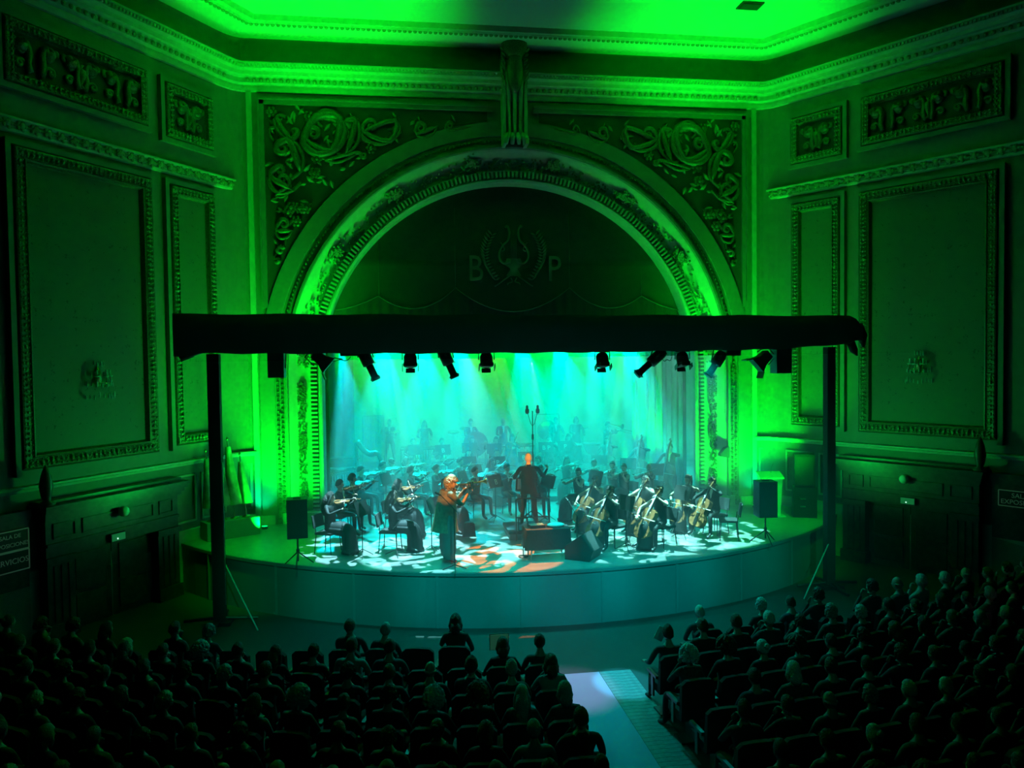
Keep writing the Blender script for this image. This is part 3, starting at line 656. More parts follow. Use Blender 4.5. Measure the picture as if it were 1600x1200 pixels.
# ---------- wainscot and side portals
for sg, nm in ((-1, 'left'), (1, 'right')):
    wa = link('baseboard_%s' % nm, None, kind='structure', label='panelled dado along the %s wall' % nm)
    path = RP[:CORN+1] if sg < 0 else RP[CORN+1:]
    inner = [p for p in path]
    fp = ([Vector((-6.98, 0, 0))] if sg < 0 else [Vector((6.98, 0, 0))])
    full = inner+fp if sg < 0 else fp+inner
    DM = PL
    part('dado_rail', MB().sweep(sweep_path(full, [(0, 1.84), (.05, 1.85), (.06, 1.9), (.10, 1.92), (.10, 1.96), (0, 1.98)])), DM, wa)
    part('plinth', MB().sweep(sweep_path(full, [(0.0, .28), (.05, .26), (.06, 0), (.06, ZF)])), DM, wa)
    for s0, s1 in ((.62, 1.45), (1.62, 2.3)):
        b = MB(); R0, R1, z0, z1 = s0, s1, .45, 1.62
        for (a, c, e, g) in ((R0, R1, z0, z0+.05), (R0, R1, z1-.05, z1), (R0, R0+.05, z0, z1), (R1-.05, R1, z0, z1)):
            P = [wl(sg, a, e, 0), wl(sg, c, e, 0), wl(sg, c, g, 0), wl(sg, a, g, 0), wl(sg, a, e, .04), wl(sg, c, e, .04), wl(sg, c, g, .04), wl(sg, a, g, .04)]
            b.add(P, [(0, 1, 2, 3), (4, 5, 6, 7), (0, 1, 5, 4), (1, 2, 6, 5), (2, 3, 7, 6), (3, 0, 4, 7)])
        part('panel_moulding', b, DM, wa)
    b = MB()
    for c, d in (((sg*7.35, -.02, 1.62), (.42, .04, .05)), ((sg*7.35, -.02, .45), (.42, .04, .05)), ((sg*7.16, -.02, 1.03), (.05, .04, 1.2)), ((sg*7.54, -.02, 1.03), (.05, .04, 1.2))): b.box(c, d)
    part('panel_moulding', b, DM, wa)
    # portal: dark wood doorcase
    po = link('door_%d' % (1 if sg < 0 else 2), None, kind='structure', label='dark oak doorcase in the %s wall below the large panel' % nm)
    po.matrix_world = wallmat(sg, 4.0, 0)
    f = 1 if sg > 0 else -1            # local +x direction vs s
    def bx(mb, s0, s1, z0, z1, off, thick=None):
        t = off if thick is None else thick; return mb.box((f*((s0+s1)/2-4.0), -off+t/2, (z0+z1)/2), (s1-s0, t, z1-z0))
    part('entablature', bx(bx(bx(bx(bx(bx(bx(MB(), 2.45, 5.75, .5, 1.25, .28), 2.4, 5.8, 1.25, 1.33, .36), 2.36, 5.84, 1.33, 1.42, .42), 2.32, 5.88, 1.42, 1.5, .5), 2.28, 5.92, 1.5, 1.57, .56), 2.34, 5.86, 1.57, 1.64, .3), 2.45, 5.75, .72, .78, .33), WOOD, po)
    for a, b_ in ((2.45, 3.05), (5.15, 5.75)):
        part('pilaster', bx(bx(bx(MB(), a, b_, ZF, .5, .3), a-.04, b_+.04, ZF, ZF+.3, .36), a-.03, b_+.03, .38, .5, .35), WOOD, po)
        for k in range(3): part('fillet', bx(MB(), a+.1+.16*k, a+.15+.16*k, ZF+.35, .33, .325, .04), WOOD, po)
    for a, b_ in ((2.6, 3.0), (3.15, 4.95), (5.1, 5.6)):
        part('frieze_panel', bx(bx(bx(bx(MB(), a, b_, .86, .89, .31, .04), a, b_, 1.14, 1.17, .31, .04), a, a+.03, .86, 1.17, .31, .04), b_-.03, b_, .86, 1.17, .31, .04), WOOD, po)
    part('door_leaf', bx(MB(), 3.05, 4.09, ZF, .5, .06), WOOD, po); part('door_leaf', bx(MB(), 4.11, 5.15, ZF, .5, .06), WOOD, po)
    for a in (3.2, 4.25):
        for z0, z1 in ((ZF+.15, -.45), (-.35, .4)):
            part('door_panel', bx(MB(), a, a+.72, z0, z1, .09, .04), WOOD, po)
    q = wl(sg, 6.1, 0, .1)
    fn = top('finial', MB().lathe([(.0, 0), (.14, .0), (.16, .06), (.07, .12), (.1, .22), (.13, .4), (.09, .62), (.03, .78), (0, .82)], n=14), WOOD, 'turned dark wood finial standing at the outer end of the %s doorcase' % nm, 'finial')
    fn.location = wl(sg, 5.82, 1.57, .44); 
    rb = MB(); 
    struct('trim_%d' % (6 if sg < 0 else 7), MB().box((0, 0, 0), (5.2, .2, .14)).box((0, .03, -.1), (5.2, .12, .1)), WOOD, 'dark wood shelf rail beyond the %s doorcase' % nm).matrix_world = wallmat(sg, 8.55, 1.45, .1)
    struct('panelling_%s' % nm, MB().box((0, 0, 0), (5.2, .06, 2.5)), WOOD, 'dark wood panelling beyond the %s doorcase' % nm).matrix_world = wallmat(sg, 8.55, .12, .03)
# globes, exit signs, sconces, lettered signs
GLOB = mat('opal_glass', (.9, .93, .9), .2); EXG = mat('exit_sign_face', (.05, .4, .2), .4, emit=((.05, .6, .25), .09)); DOT = mat('sign_led', (.6, 1, .8), .4, emit=((.6, 1, .8), 1.2))
CRY = mat('cut_crystal', (.8, .85, .82), .06, spec=1.0); CRY.node_tree.nodes['Principled BSDF'].inputs['Transmission Weight'].default_value = .35
for sg, nm, gp, ep in ((-1, 'left', (172, 797), (166, 833)), (1, 'right', (1424, 746), (1428, 777))):
    s, z = atw(sg, *gp); g = root('globe_lamp', 'unlit white globe lamp over the %s doorway' % nm, 'lamp'); g.location = wl(sg, s, z, .42)
    link('globe', MB().ell((0, 0, 0), (.115, .115, .115), nu=20, nv=14).mesh('globe', GLOB), g)
    part('bracket', MB().tube([(0, 0, 0), (sg*.18*CA, .18*SA, -.02)], .03, 8), WOOD, g)
    s, z = atw(sg, *ep); e = root('exit_sign', 'small green lit exit sign under the globe lamp of the %s doorway' % nm, 'sign'); e.matrix_world = wallmat(sg, s, z-.05, .36)
    part('housing', MB().box((0, .02, 0), (.36, .06, .18)), BLKP, e); part('face', MB().box((0, -.015, 0), (.33, .012, .15)), EXG, e)
    part('lamp_dot', MB().ell((-.03, -.026, -.03), (.018, .01, .018), nu=8, nv=5), DOT, e)
    sc = root('wall_sconce', 'crystal wall sconce hanging in the large %s panel' % nm, 'lamp'); sc.matrix_world = wallmat(sg, 4.3, 3.95, .0)
    part('back_plate', MB().ell((0, -.07, .1), (.09, .05, .22)), BRASS, sc)
    for k in range(3):
        a = (k-1)*.9; dx, dy = sin(a), -cos(a)
        arm = part('arm', MB().tube(catmull([(0, -.1, .0), (dx*.12, -.1+dy*.15, -.1), (dx*.2, -.1+dy*.22, .0), (dx*.2, -.1+dy*.22, .12)], 5), .012, 6), BRASS, sc)
        part('candle', MB().cyl((dx*.2, -.1+dy*.22, .12), (dx*.2, -.1+dy*.22, .26), .018, 8), GLOB, sc)
        part('drip_pan', MB().lathe([(.0, 0), (.05, .0), (.07, .03), (.0, .02)], (dx*.2, -.1+dy*.22, .11), n=10), CRY, sc)
    drop = MB().lathe([(.0, 0), (.016, .03), (.012, .09), (0, .11)], n=6, smooth=False).mesh('crystal_drop', CRY)
    rr = random.Random(4)
    for row, (rad, z0, nn) in enumerate(((.30, -.36, 11), (.27, -.12, 9), (.17, .1, 7), (.1, .32, 5))):
        for k in range(nn):
            a = (k/(nn-1)-.5)*pi; o = link('crystal_drop', drop, sc, (rad*sin(a), -.08-rad*cos(a), z0+rr.uniform(-.03, .03))); o.scale = (1.3, 1.3, rr.uniform(.9, 1.5))
    part('crown_ring', MB().tube([(.27*sin((k/16-.5)*pi), -.08-.27*cos((k/16-.5)*pi), -.01) for k in range(17)], .01, 5), BRASS, sc)
SIGN = mat('sign_board', (.02, .03, .025), .4); LET = mat('sign_lettering', (.5, .55, .5), .5, emit=((.3, .6, .4), .03))
def sign(sg, s, z, wd, ht, lines, size, label):
    o = root('wall_sign', label, 'sign'); o.matrix_world = wallmat(sg, s, z, .12)
    part('board', MB().box((0, 0, 0), (wd, .03, ht)), SIGN, o)
    b = MB()
    for c, d in (((0, -.02, ht/2), (wd, .02, .02)), ((0, -.02, -ht/2), (wd, .02, .02)), ((wd/2, -.02, 0), (.02, .02, ht)), ((-wd/2, -.02, 0), (.02, .02, ht))): b.box(c, d)
    part('border', b, LET, o)
    for i, (t, zz) in enumerate(lines):
        q = link('lettering', text_mesh(t, size, .003, LET), o, (0, -.022, zz)); q.rotation_euler = (pi/2, 0, 0)
sign(-1, 6.36, .98, .72, .38, [('SALA DE', .08), ('EXPOSICIONES', -.08)], .11, 'upper black room sign on the left wall beyond the doorcase')
sign(-1, 6.36, .58, .72, .38, [('SERVICIOS', 0)], .15, 'black sign reading SERVICIOS low on the left wall')
sign(1, 6.66, .97, 1.1, .36, [('SALA DE', .07), ('EXPOSICIONES', -.08)], .15, 'black sign reading SALA DE EXPOSICIONES on the right wall')
# small horn loudspeaker on the right pilaster
hs = root('small_loudspeaker', 'small black loudspeaker fixed to the right pilaster of the arch', 'loudspeaker', (6.03, -.16, 1.56))
part('cabinet', MB().prism([(-.16, -.05), (.0, .12), (.12, .16), (.12, -.17), (-.14, -.12)], -.08, .12), BLKP, hs); part('bracket', MB().cyl((.12, 0, 0), (.24, .12, 0), .02), BLKM, hs)

# =================================================================== LIGHTING TRUSS
TY = -4.5
tr = root('lighting_truss', 'long black cloth-wrapped lighting truss spanning the apron', 'truss')
cv = []; nx = 90
for i in range(nx+1):
    t = i/nx; x = -7.78+15.2*t; zt = 5.335-.115*t+.012*sin(x*3.1); zb = 4.53-.05*sin(pi*t)-.05*t+.012*sin(x*5.3+1); 
    if t < .03: zb -= .05
    if t > .86: zb += .12*(t-.86)/.14
    if t > .985: zt -= .25*(t-.985)/.015; zb += .05
    y0 = TY-.24+.012*sin(x*7); y1 = TY+.24
    cv.append([Vector((x, y0, zb)), Vector((x, y0-.02, (zt+zb)/2+.1)), Vector((x, y0, zt)), Vector((x, y1, zt)), Vector((x, y1, zb+.02)), Vector((x, y0, zb))])
m_ = MB().sweep(cv, smooth=True); m_.add(cv[0][:5], [(0, 1, 2, 3, 4)]); m_.add(cv[-1][:5], [(0, 1, 2, 3, 4)]); part('cloth_wrap', m_, TRC, tr)
for P_, r_ in (([(-7.7, TY, 4.62), (-7.6, TY-.1, 4.47), (-7.45, TY, 4.5)], [.1, .12, .05]), ([(7.2, TY-.1, 4.6), (7.28, TY-.1, 4.42), (7.36, TY-.1, 4.3)], [.1, .09, .02]), ([(7.38, TY-.05, 5.0), (7.52, TY-.05, 4.75), (7.55, TY-.05, 4.5)], [.14, .12, .03])):
    part('hanging_cloth_end', MB().tube(P_, r_, 8), BLK, tr)
for z in (4.62,): part('lower_chord', MB().cyl((-7.5, TY+.16, z), (7.1, TY+.16, z), .025, 8).cyl((-7.5, TY-.1, z), (7.1, TY-.1, z), .025, 8), STEEL, tr)
for x, nm, wd in ((-7.05, 'left', .24), (6.72, 'right', .2)):
    tw = root('truss_tower', 'slim black tower carrying the %s end of the lighting truss' % nm, 'tower', (x, TY, ZF))
    part('mast', MB().box((0, 0, 2.86), (wd, .2, 5.6)), BLK, tw)
    part('edge_strip', MB().box(((wd/2+.012), -.05, 1.9), (.02, .03, 3.0)), STEEL, tw)
    for dx, dy in ((.75, .1), (-.75, .1), (.0, -.8), (0, .7)):
        part('outrigger', MB().cyl((0, 0, .12), (dx, dy, .05), .035, 8), BLKM, tw)
    part('base_plate', MB().box((0, 0, .04), (.5, .5, .08)), BLKM, tw)
gw = top('guy_wire', MB().tube([at(350, 878, 0.05), at(403, 985, ZF+.02)], .016, 6), PAPER, 'pale guy wire running down from the left truss tower', 'cable')
gw = top('guy_wire', MB().tube([Vector((6.7, TY-.05, -.05)), at(1256, 936, ZF+.02)], .016, 6), PAPER, 'pale guy wire running down from the right truss tower', 'cable')
def hangpos(px, py): return aty(px, py, TY)
def profile_light(p0, p1, label):
    d = (p1-p0); R = root('profile_spotlight', label, 'stage light', p0, group='profile spotlights on the truss'); L0 = d.normalized(); ln = d.length
    M = L0.to_track_quat('Z', 'X').to_matrix()
    part('housing', MB().lathe([(.0, -.12), (.10, -.10), (.13, 0), (.13, ln*.42), (.09, ln*.45), (0, ln*.45)], M=M, n=14), BLKM, R)
    part('lens_tube', MB().lathe([(.0, ln*.42), (.078, ln*.42), (.078, ln*.86), (.10, ln*.88), (.10, ln), (0, ln*.98)], M=M, n=14), BLKM, R)
    part('colour_frame', MB().box(L0*ln*.93, (.22, .22, .02), M), BLKM, R)
    part('shutter_handle', MB().box(L0*ln*.45+M @ Vector((.13, 0, 0)), (.05, .01, .03), M).box(L0*ln*.45+M @ Vector((0, -.13, 0)), (.05, .01, .03), M), STEEL, R)
    y = MB(); y.tube([L0*.1+Vector((-.16, 0, 0)), Vector((-.16, 0, .16)), Vector((.16, 0, .16)), L0*.1+Vector((.16, 0, 0))], .014, 6); part('yoke', y, BLKM, R)
    part('clamp', MB().box((0, 0, .22), (.08, .06, .12)), STEEL, R)
    return R
profile_light(hangpos(568, 552), hangpos(588, 594), 'profile spotlight hung under the truss nearest its left end, tilted right')
profile_light(hangpos(694, 553), hangpos(711, 590), 'profile spotlight under the truss left of centre, steeply tilted')
profile_light(hangpos(1032, 553), hangpos(995, 586), 'profile spotlight under the truss tilted far to the left')
profile_light(hangpos(1126, 556), hangpos(1106, 588), 'profile spotlight under the truss in front of the right pilaster')
fres0 = None
def fresnel(p, label, tilt=0):
    R = root('fresnel_spotlight', label, 'stage light', p, group='fresnel spotlights on the truss')
    M = Matrix.Rotation(radians(155), 3, 'X')
    part('housing', MB().lathe([(0, -.14), (.11, -.12), (.14, -.05), (.14, .1), (.155, .11), (.155, .15), (0, .15)], M=M, n=14), BLKM, R)
    part('lens', MB().lathe([(0, .16), (.12, .16), (.08, .19), (0, .2)], M=M, n=14), mat('lamp_lens', (.1, .12, .12), .1), R)
    for k in range(4):
        a = k*pi/2; c = M @ Vector((.17*cos(a), .17*sin(a), .2)); part('barn_door', MB().box(c, (.2 if k % 2 else .015, .015 if k % 2 else .2, .1), M), BLKM, R)
    part('yoke', MB().tube([(-.17, 0, -.02), (-.17, 0, .16), (.17, 0, .16), (.17, 0, -.02)], .014, 6), BLKM, R)
    part('clamp', MB().box((0, 0, .22), (.08, .06, .12)), STEEL, R)
    R.rotation_euler = (0, tilt, 0); return R
fresnel(hangpos(641, 561), 'round fresnel spotlight hung between the two left profile spotlights')
fresnel(hangpos(760, 561), 'round fresnel spotlight hung under the truss just left of the conductor')
fresnel(hangpos(941, 561), 'round fresnel spotlight hung under the truss right of the conductor')
fresnel(hangpos(1066, 560), 'round fresnel spotlight hung before the pale right-hand curtains')
def flood(p, label, tilt):
    R = root('flood_light', label, 'stage light', p); R.rotation_euler = (0, tilt, 0)
    part('housing', MB().prism([(-.1, .16), (.1, .16), (.12, -.06), (.2, -.24), (-.2, -.24), (-.12, -.06)], -.13, .13), BLKM, R)
    for s in (-1, 1): part('barn_door', MB().box((s*.24, 0, -.3), (.02, .3, .16), Matrix.Rotation(-s*.5, 3, 'Y')), BLKM, R)
    part('yoke', MB().tube([(-.2, 0, 0), (-.18, 0, .26), (.18, 0, .26), (.2, 0, 0)], .014, 6), BLKM, R)
flood(hangpos(500, 560), 'square flood light with barn doors under the left end of the truss', radians(-50))
flood(hangpos(1192, 560), 'square flood light with barn doors under the right end of the truss', radians(48))
def hung_box(px, py0, py1, wd, label, cat='loudspeaker'):
    a, b = hangpos(px, py0), hangpos(px, py1); h = a.z-b.z
    R = root('hanging_loudspeaker', label, cat, (a.x, TY, (a.z+b.z)/2))
    part('cabinet', MB().box((0, 0, 0), (wd, .34, h)), BLKP, R); part('grille', MB().box((0, -.18, 0), (wd*.85, .02, h*.9)), mat('speaker_grille', (.03, .032, .032), .5, bump=.6, bscale=120), R)
    part('bracket', MB().tube([(wd/2+.01, 0, -.1), (wd/2+.03, 0, h/2), (wd/2+.03, 0, h/2+.15)], .012, 6), BLKM, R)
hung_box(432, 546, 590, .33, 'black hanging loudspeaker under the truss before the left pilaster')
hung_box(1220, 542, 583, .36, 'black hanging loudspeaker under the far right of the truss')
for px, lb, w2 in ((546, 'left', .38), (1144, 'right', .34)):
    o = top('power_box', MB().box((0, 0, 0), (w2, .2, .14)), BLKP, 'flat black power box strapped under the %s part of the truss' % lb, 'power box'); o.location = hangpos(px, 551)
for px0, px1, lb in ((512, 548, 'left'), (1034, 1050, 'right')):
    P = [hangpos(px0+(px1-px0)*t, 556+9*sin(pi*t)+3*sin(9*t)) for t in [i/10 for i in range(11)]]
    top('loose_cable', MB().tube(catmull(P, 3), .008, 5), BLKM, 'thin black cable looping below the %s part of the truss' % lb, 'cable')

# haze filling the stage: thin over the apron, denser upstage
def haze(name, dens, c, d, label):
    hz = bpy.data.materials.new(name); hz.use_nodes = True; nt = hz.node_tree; nt.nodes.remove(nt.nodes['Principled BSDF'])
    vsn = nt.nodes.new('ShaderNodeVolumeScatter'); vsn.inputs['Density'].default_value = dens; vsn.inputs['Anisotropy'].default_value = .2
    nt.links.new(vsn.outputs[0], nt.nodes['Material Output'].inputs['Volume'])
    top('stage_haze', MB().box(c, d), hz, label, 'haze', kind='stuff')
haze('thin_haze', .022, (0, -5.2, 1.6), (13.0, 8.4, 5.5), 'thin theatrical haze drifting over the apron')
haze('dense_haze', .10, (0, 4.65, 3.5), (10.3, 11.28, 6.9), 'dense theatrical haze inside the stage house')
# =================================================================== PEOPLE
def skin_body(J, E, rad, tags, name, sub=1):
    names = list(J); idx = {n: i for i, n in enumerate(names)}
    me = bpy.data.meshes.new(name+'_sk'); me.from_pydata([J[n] for n in names], [(idx[a], idx[b]) for a, b, _ in E], [])
    o = bpy.data.objects.new('sk', me); COL.objects.link(o)
    sk = o.modifiers.new('skin', 'SKIN'); sk.use_smooth_shade = True
    ss = o.modifiers.new('sub', 'SUBSURF'); ss.levels = sub; ss.render_levels = sub
    for n in names:
        v = me.skin_vertices[0].data[idx[n]]; r = rad[n]; v.radius = (r, r) if not isinstance(r, tuple) else r
        v.use_root = (n == 'pel')
    dg = bpy.context.evaluated_depsgraph_get(); dg.update()
    out = bpy.data.meshes.new_from_object(o.evaluated_get(dg)); bpy.data.objects.remove(o)
    segs = [(Vector(J[a]), Vector(J[b]), t) for a, b, t in E]
    mb = MB(); vs = [v.co.copy() for v in out.vertices]; fs = [tuple(p.vertices) for p in out.polygons]
    mb.v = vs
    for f in fs:
        c = sum((vs[i] for i in f), Vector())/len(f); best = None
        for a, b, t in segs:
            ab = b-a; u = max(0, min(1, (c-a).dot(ab)/ab.length_squared)); d = (a+ab*u-c).length
            if best is None or d < best[0]: best = (d, t)
        mb.f.append(list(f)); mb.m.append(best[1]); mb.sm.append(True)
    bpy.data.meshes.remove(out)
    return mb
def add_hand(mb, w, d, palm, side, curl=.6, mi=0):       # w wrist, d finger direction, palm normal, side=+1 thumb to +x side
    d = Vector(d).normalized(); n = Vector(palm).normalized(); x = d.cross(n).normalized()*side; n = x.cross(d).normalized()*side
    n = Vector(palm)-d*Vector(palm).dot(d); n.normalize()
    M = Matrix((x, d, n)).transposed(); w = Vector(w)
    mb.ell(w+d*.045, (.040, .058, .017), M, 8, 6, mi)
    for k, (off, ln) in enumerate(((.028, .070), (.010, .080), (-.010, .074), (-.027, .056))):
        b = w+x*off+d*.085; a1 = curl*.7; a2 = curl*1.6
        p1 = b+(d*cos(a1)+n*sin(a1))*ln*.45; p2 = p1+(d*cos(a2)+n*sin(a2))*ln*.35; p3 = p2+(d*cos(a2+.5)+n*sin(a2+.5))*ln*.25
        mb.tube([b-d*.02, b, p1, p2, p3], [.0085, .0095, .009, .008, .006], 6, mi)
    b = w+x*.03+d*.02; mb.tube([b, b+x*.028+d*.03+n*.008, b+x*.034+d*.062+n*.02], [.012, .011, .008], 6, mi)
def add_head(mb, c, yaw=0, pitch=0, fem=False, mats=(0, 4, 5)):
    M = Matrix.Rotation(yaw, 3, 'Z') @ Matrix.Rotation(pitch, 3, 'X'); c = Vector(c)
    nu, nv = 20, 14; vs = []
    for i in range(nv+1):
        ph = pi*i/nv
        for j in range(nu):
            th = 2*pi*j/nu; x = sin(ph)*cos(th); y = sin(ph)*sin(th); z = cos(ph)
            X, Y, Z = x*.076, y*.095, z*.118
            if z < 0: k = 1-.34*(-z)**1.5; X *= k; Y = Y*(1-.12*(-z)) + (.012*(-z) if y > 0 else .03*z*0)
            if y > .75 and abs(x) < .35:
                Y += .020*math.exp(-((z+.12)/.16)**2-(x/.13)**2)      # nose
                Y += .006*math.exp(-((z+.8)/.15)**2-(x/.2)**2)        # chin
            if y > .6: Y -= .008*math.exp(-((z-.08)/.1)**2)*math.exp(-((abs(x)-.38)/.16)**2)
            vs.append(c+M @ Vector((X, Y, Z)))
    fs = [(i*nu+j, (i+1)*nu+j, (i+1)*nu+(j+1) % nu, i*nu+(j+1) % nu) for i in range(nv) for j in range(nu)]
    mb.add(vs, fs, mats[0], True)
    for s in (-1, 1):
        mb.ell(c+M @ Vector((s*.031, .083, .008)), (.012, .008, .007), M, 6, 4, mats[1])
        mb.ell(c+M @ Vector((s*.077, -.005, -.008)), (.009, .018, .03), M, 6, 5, mats[0])
    mb.ell(c+M @ Vector((0, .089, -.058)), (.02, .008, .007), M, 6, 4, mats[2])
    mb.tube([c+M @ Vector((0, .092, .01)), c+M @ Vector((0, .108, -.018)), c+M @ Vector((0, .096, -.03))], [.006, .011, .007], 6, mats[0])
def hair_mesh(style):
    mb = MB(); rr = random.Random(len(style)*7)
    def cap(back=-.2, top=.0, thick=.012, hairline=.42, rough=.004, side=-.15):
        nu, nv = 22, 10; vs = []
        for i in range(nv+1):
            for j in range(nu):
                th = 2*pi*j/nu; f = sin(th)                      # +1 front
                zmin = hairline if f > .55 else (side+(hairline-side)*max(0, (f-.15)/.4) if f > .15 else side+(back-side)*max(0, -f))
                ph = (math.acos(max(-1, min(1, zmin))))*i/nv; x = sin(ph)*cos(th); y = sin(ph)*sin(th); z = cos(ph)
                k = 1+thick/.09+rr.uniform(-rough, rough)/.09
                if i == nv: k = .99
                vs.append((x*.078*k, y*.096*k-.003, z*.12*k+.002+top*max(0, z)))
        fs = [(i*nu+j, (i+1)*nu+j, (i+1)*nu+(j+1) % nu, i*nu+(j+1) % nu) for i in range(nv) for j in range(nu)]
        mb.add(vs, fs, 0, True)
    if style == 'short': cap(-.45, .0, .013, .48)
    elif style == 'quiff': cap(-.5, .02, .016, .55, .006)
    elif style == 'bald': cap(-.5, .0, .004, .05, .001, -.2); mb = MB(); mb.tube([(.074, .0, .01), (.07, -.05, .0), (0, -.098, -.01), (-.07, -.05, 0), (-.074, 0, .01)], [.01, .018, .022, .018, .01], 7)
    elif style == 'curly':
        cap(-.55, .01, .014, .4, .01)
        for i in range(90):
            th = rr.uniform(0, 2*pi); z = rr.uniform(-.35, 1); f = sin(th)
            if f > .3 and z < .45: continue
            s = sqrt(max(0, 1-z*z)); mb.ell((s*cos(th)*.09, s*sin(th)*.108, z*.132), (.022, .022, .02), nu=5, nv=4)
    elif style == 'bigcurly':
        cap(-.6, .02, .03, .35, .01)
        for i in range(150):
            th = rr.uniform(0, 2*pi); z = rr.uniform(-.6, 1); f = sin(th)
            if f > .3 and z < .4: continue
            s = sqrt(max(0, 1-z*z)); mb.ell((s*cos(th)*.125, s*sin(th)*.135, z*.15), (.03, .03, .028), nu=5, nv=4)
    elif style == 'long':
        cap(-.9, .0, .014, .45, .003, -.5)
        mb.tube([(0, -.05, .03), (0, -.085, -.08), (0, -.1, -.2), (0, -.09, -.33), (0, -.08, -.42)], [.07, .085, .085, .075, .03], 12)
        for s in (-1, 1): mb.tube([(s*.06, .02, .05), (s*.082, 0, -.05), (s*.08, -.03, -.16), (s*.07, -.05, -.3)], [.02, .03, .035, .015], 8)
    elif style == 'bob':
        cap(-.9, .0, .02, .42, .004, -.6); mb.tube([(0, -.06, .0), (0, -.07, -.09), (0, -.065, -.15)], [.07, .088, .06], 12)
        for s in (-1, 1): mb.tube([(s*.07, .02, .04), (s*.086, .01, -.05), (s*.075, .0, -.13)], [.02, .03, .015], 7)
    elif style == 'bun': cap(-.5, .0, .012, .45, .002); mb.ell((0, -.11, .06), (.045, .04, .045), nu=10, nv=7)
    elif style == 'ponytail': cap(-.5, .0, .012, .45, .002); mb.tube([(0, -.1, .05), (0, -.14, .02), (0, -.14, -.1), (0, -.12, -.22)], [.02, .032, .03, .01], 8)
    return mb.mesh('hair_'+style, HAIRS['black'])
HAIR = {s: hair_mesh(s) for s in ('short', 'quiff', 'bald', 'curly', 'bigcurly', 'long', 'bob', 'bun', 'ponytail')}
# skeletons
def sitting(arms, knees=.13, lean=0.0, fem=False, head=(0, .03, 1.25), shins=None):
    sw = .165 if fem else .19; w = .9 if fem else 1.0
    J = {'pel': (0, 0, .56), 'sp1': (0, .0+lean*.3, .70), 'sp2': (0, .01+lean*.6, .86), 'chest': (0, .01+lean*.85, .99), 'nk': (0, .0+lean, 1.09), 'nk2': (0, .01+lean, 1.15), 'hd': (0, head[1]-.01, head[2]-.04)}
    rad = {"pel": (.175*w, .14*w), "sp1": (.155*w, .12), "sp2": (.17*w, .125), 'chest': (.15*w, .11), 'nk': (.075, .07), 'nk2': (.05, .05), 'hd': (.05, .05)}
    E = [('pel', 'sp1', 1), ('sp1', 'sp2', 1), ('sp2', 'chest', 1), ('chest', 'nk', 1), ('nk', 'nk2', 0), ('nk2', 'hd', 0)]
    for s, t in ((-1, 'L'), (1, 'R')):
        J['sh'+t] = (s*sw, lean*.9, 1.045); el, wr = arms[t][0], arms[t][1]; J['el'+t] = el; J['wr'+t] = wr
        m = Vector(el).lerp(Vector(wr), .45); J['fa'+t] = tuple(m)
        rad['sh'+t] = .062*w; rad['el'+t] = .043*w; rad['fa'+t] = .038*w; rad['wr'+t] = .026
        E += [('chest', 'sh'+t, 1), ('sh'+t, 'el'+t, 6), ('el'+t, 'fa'+t, 6), ('fa'+t, 'wr'+t, 6)]
        J['hip'+t] = (s*.095, .06, .535); J['th'+t] = (s*(knees*.5+.05), .26, .54); J['kn'+t] = (s*knees, .46, .53)
        fy = .48 if shins is None else shins
        J['ca'+t] = (s*(knees+.01), fy*.6+.18, .32); J['an'+t] = (s*(knees+.02), fy, .09); J['to'+t] = (s*(knees+.05), fy+.16, .035)
        rad['hip'+t] = .095*w; rad['th'+t] = .082*w; rad['kn'+t] = .06; rad['ca'+t] = .055; rad['an'+t] = .04; rad['to'+t] = (.04, .03)
        E += [('pel', 'hip'+t, 2), ('hip'+t, 'th'+t, 2), ('th'+t, 'kn'+t, 2), ('kn'+t, 'ca'+t, 2), ('ca'+t, 'an'+t, 2), ('an'+t, 'to'+t, 3)]
    return J, E, rad
